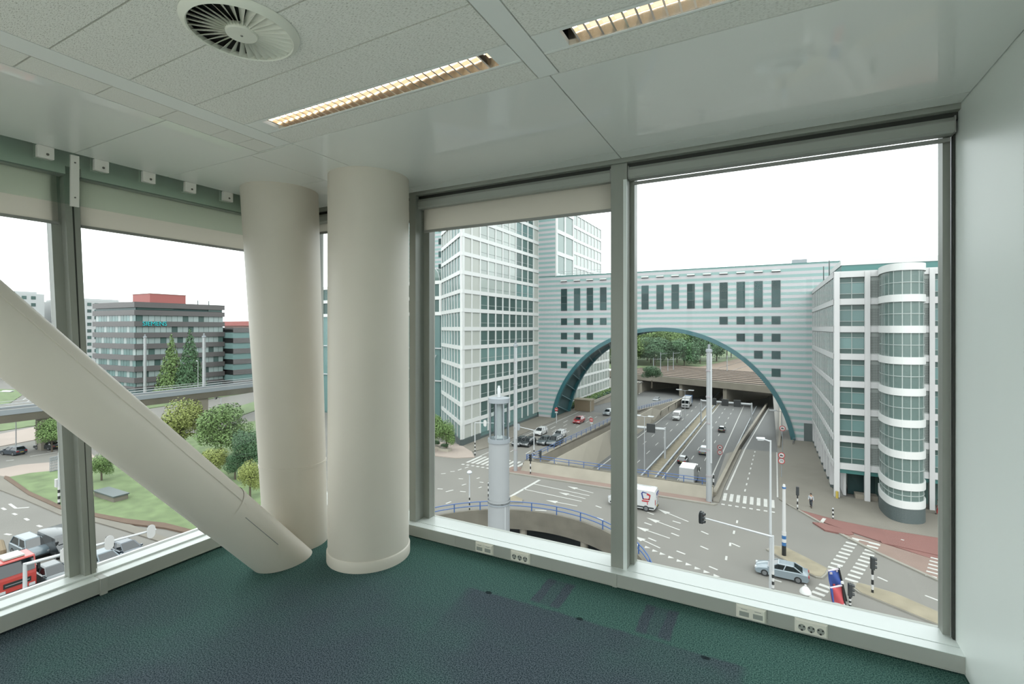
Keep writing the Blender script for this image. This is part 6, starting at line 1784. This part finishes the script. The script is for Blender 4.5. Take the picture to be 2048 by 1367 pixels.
# cycles at the right arch foot
def bicycle(label, x, y, head):
    o = thing('bicycle', label, 'bicycle', (x, y, G+0.12), head, 'parked bicycles')
    for dx in (-0.5, 0.5):
        MB().tube([(dx+0.33*math.cos(t), 0, 0.34+0.33*math.sin(t)) for t in [2*PI*i/14 for i in range(14)]], 0.025, 6, True).build('wheel', 'tyre', o, world=False)
    MB().tube([(-0.5, 0, 0.34), (-0.05, 0, 0.3), (0.35, 0, 0.8), (-0.15, 0, 0.8), (-0.5, 0, 0.34)], 0.03, 6).tube([(0.5, 0, 0.34), (0.38, 0, 1.0)], 0.03, 6).build('frame', 'paint_navy', o, world=False)
    MB().box(-0.3, -0.08, 0.9, -0.05, 0.08, 0.98).build('saddle', 'black', o, world=False)
    MB().cone((0.36, -0.28, 1.05), (0.36, 0.28, 1.05), 0.025, n=6).build('handlebar', 'steel_grey', o, world=False)
for i, (px, py, w_) in enumerate(((1568, 868, 'farthest of three'), (1570, 876, 'middle of three'), (1573, 885, 'nearest of three'))):
    x, y = GP(px, py); bicycle('bicycle leaning at the right arch foot, %s' % w_, x+1.2, y-1.0, 1.3)

def skin_mesh(name, verts, edges, m, parent, sub=1):
    me = bpy.data.meshes.new(name); bm = bmesh.new(); ly = bm.verts.layers.skin.verify()
    vs = []
    for i, (x, y, z, r) in enumerate(verts):
        v = bm.verts.new((x, y, z)); v[ly].radius = (r, r); v[ly].use_root = (i == 0); vs.append(v)
    for a_, b_ in edges: bm.edges.new((vs[a_], vs[b_]))
    bm.to_mesh(me); bm.free(); me.materials.append(M(m))
    o = bpy.data.objects.new(name, me); COL.objects.link(o); o.parent = parent
    s_ = o.modifiers.new('skin', 'SKIN'); s_.use_smooth_shade = True
    d_ = o.modifiers.new('sub', 'SUBSURF'); d_.levels = sub; d_.render_levels = sub
    return o
def person(label, px, py, head, shirt, trousers):
    x, y = GP(px, py); o = thing('person', label, 'person', (x, y, G+0.12), head)
    # local +x is forward; mid-stride
    V = [(0, 0, 0.95, .13), (0, 0, 1.15, .14), (0.01, 0, 1.36, .15), (0.02, 0, 1.50, .06), (0.04, 0, 1.60, .085), (0.05, 0, 1.70, .085),
         (0, 0.10, 0.90, .085), (0.12, 0.10, 0.50, .06), (0.10, 0.10, 0.09, .04), (0.24, 0.10, 0.05, .035),
         (0, -0.10, 0.90, .085), (-0.04, -0.10, 0.50, .06), (-0.24, -0.10, 0.12, .04), (-0.12, -0.10, 0.05, .035),
         (0.01, 0.20, 1.40, .06), (-0.05, 0.25, 1.14, .045), (0.05, 0.25, 0.90, .035), (0.10, 0.24, 0.80, .035),
         (0.01, -0.20, 1.40, .06), (0.05, -0.25, 1.14, .045), (0.20, -0.22, 0.95, .035), (0.26, -0.21, 0.88, .035)]
    Eg = [(0, 1), (1, 2), (2, 3), (3, 4), (4, 5), (0, 6), (6, 7), (7, 8), (8, 9), (0, 10), (10, 11), (11, 12), (12, 13), (2, 14), (14, 15), (15, 16), (16, 17), (2, 18), (18, 19), (19, 20), (20, 21)]
    skin_mesh('body', V, Eg, 'skin', o)
    g = 0.018
    S = [V[i][:3] + (V[i][3]+g,) for i in (0, 1, 2)] + [V[14][:3]+(V[14][3]+g,), V[15][:3]+(V[15][3]+g,), V[16][:3]+(V[16][3]+g*.6,), V[18][:3]+(V[18][3]+g,), V[19][:3]+(V[19][3]+g,), V[20][:3]+(V[20][3]+g*.6,)]
    skin_mesh('shirt', S, [(0, 1), (1, 2), (2, 3), (3, 4), (4, 5), (2, 6), (6, 7), (7, 8)], shirt, o)
    T_ = [V[0][:3]+(V[0][3]+g,)] + [V[i][:3]+(V[i][3]+g,) for i in (6, 7, 8, 10, 11, 12)]
    skin_mesh('trousers', T_, [(0, 1), (1, 2), (2, 3), (0, 4), (4, 5), (5, 6)], trousers, o)
    MB().lathe([(0.0, 1.80), (0.07, 1.78), (0.105, 1.70), (0.10, 1.63)], (0.035, 0), 12).build('hair', 'hair', o, smooth=True, world=False)
    for s_ in (-1, 1): MB().box(-0.02 + (0.16 if s_ > 0 else -0.22), s_*0.10-0.05, 0.0, 0.14 + (0.16 if s_ > 0 else -0.22), s_*0.10+0.05, 0.09).build('shoe', 'black', o, world=False)
    MB().box(0.13, -0.015, 1.62, 0.155, 0.015, 1.67).build('nose', 'skin', o, world=False)
    return o
person('man in a pale shirt and dark trousers walking on the footway', 1622, 1016, -1.9, 'shirt', 'trousers')
person('person in a light top standing by the pier at the right window edge', 1877, 1030, 2.8, 'shirt', 'paint_red')
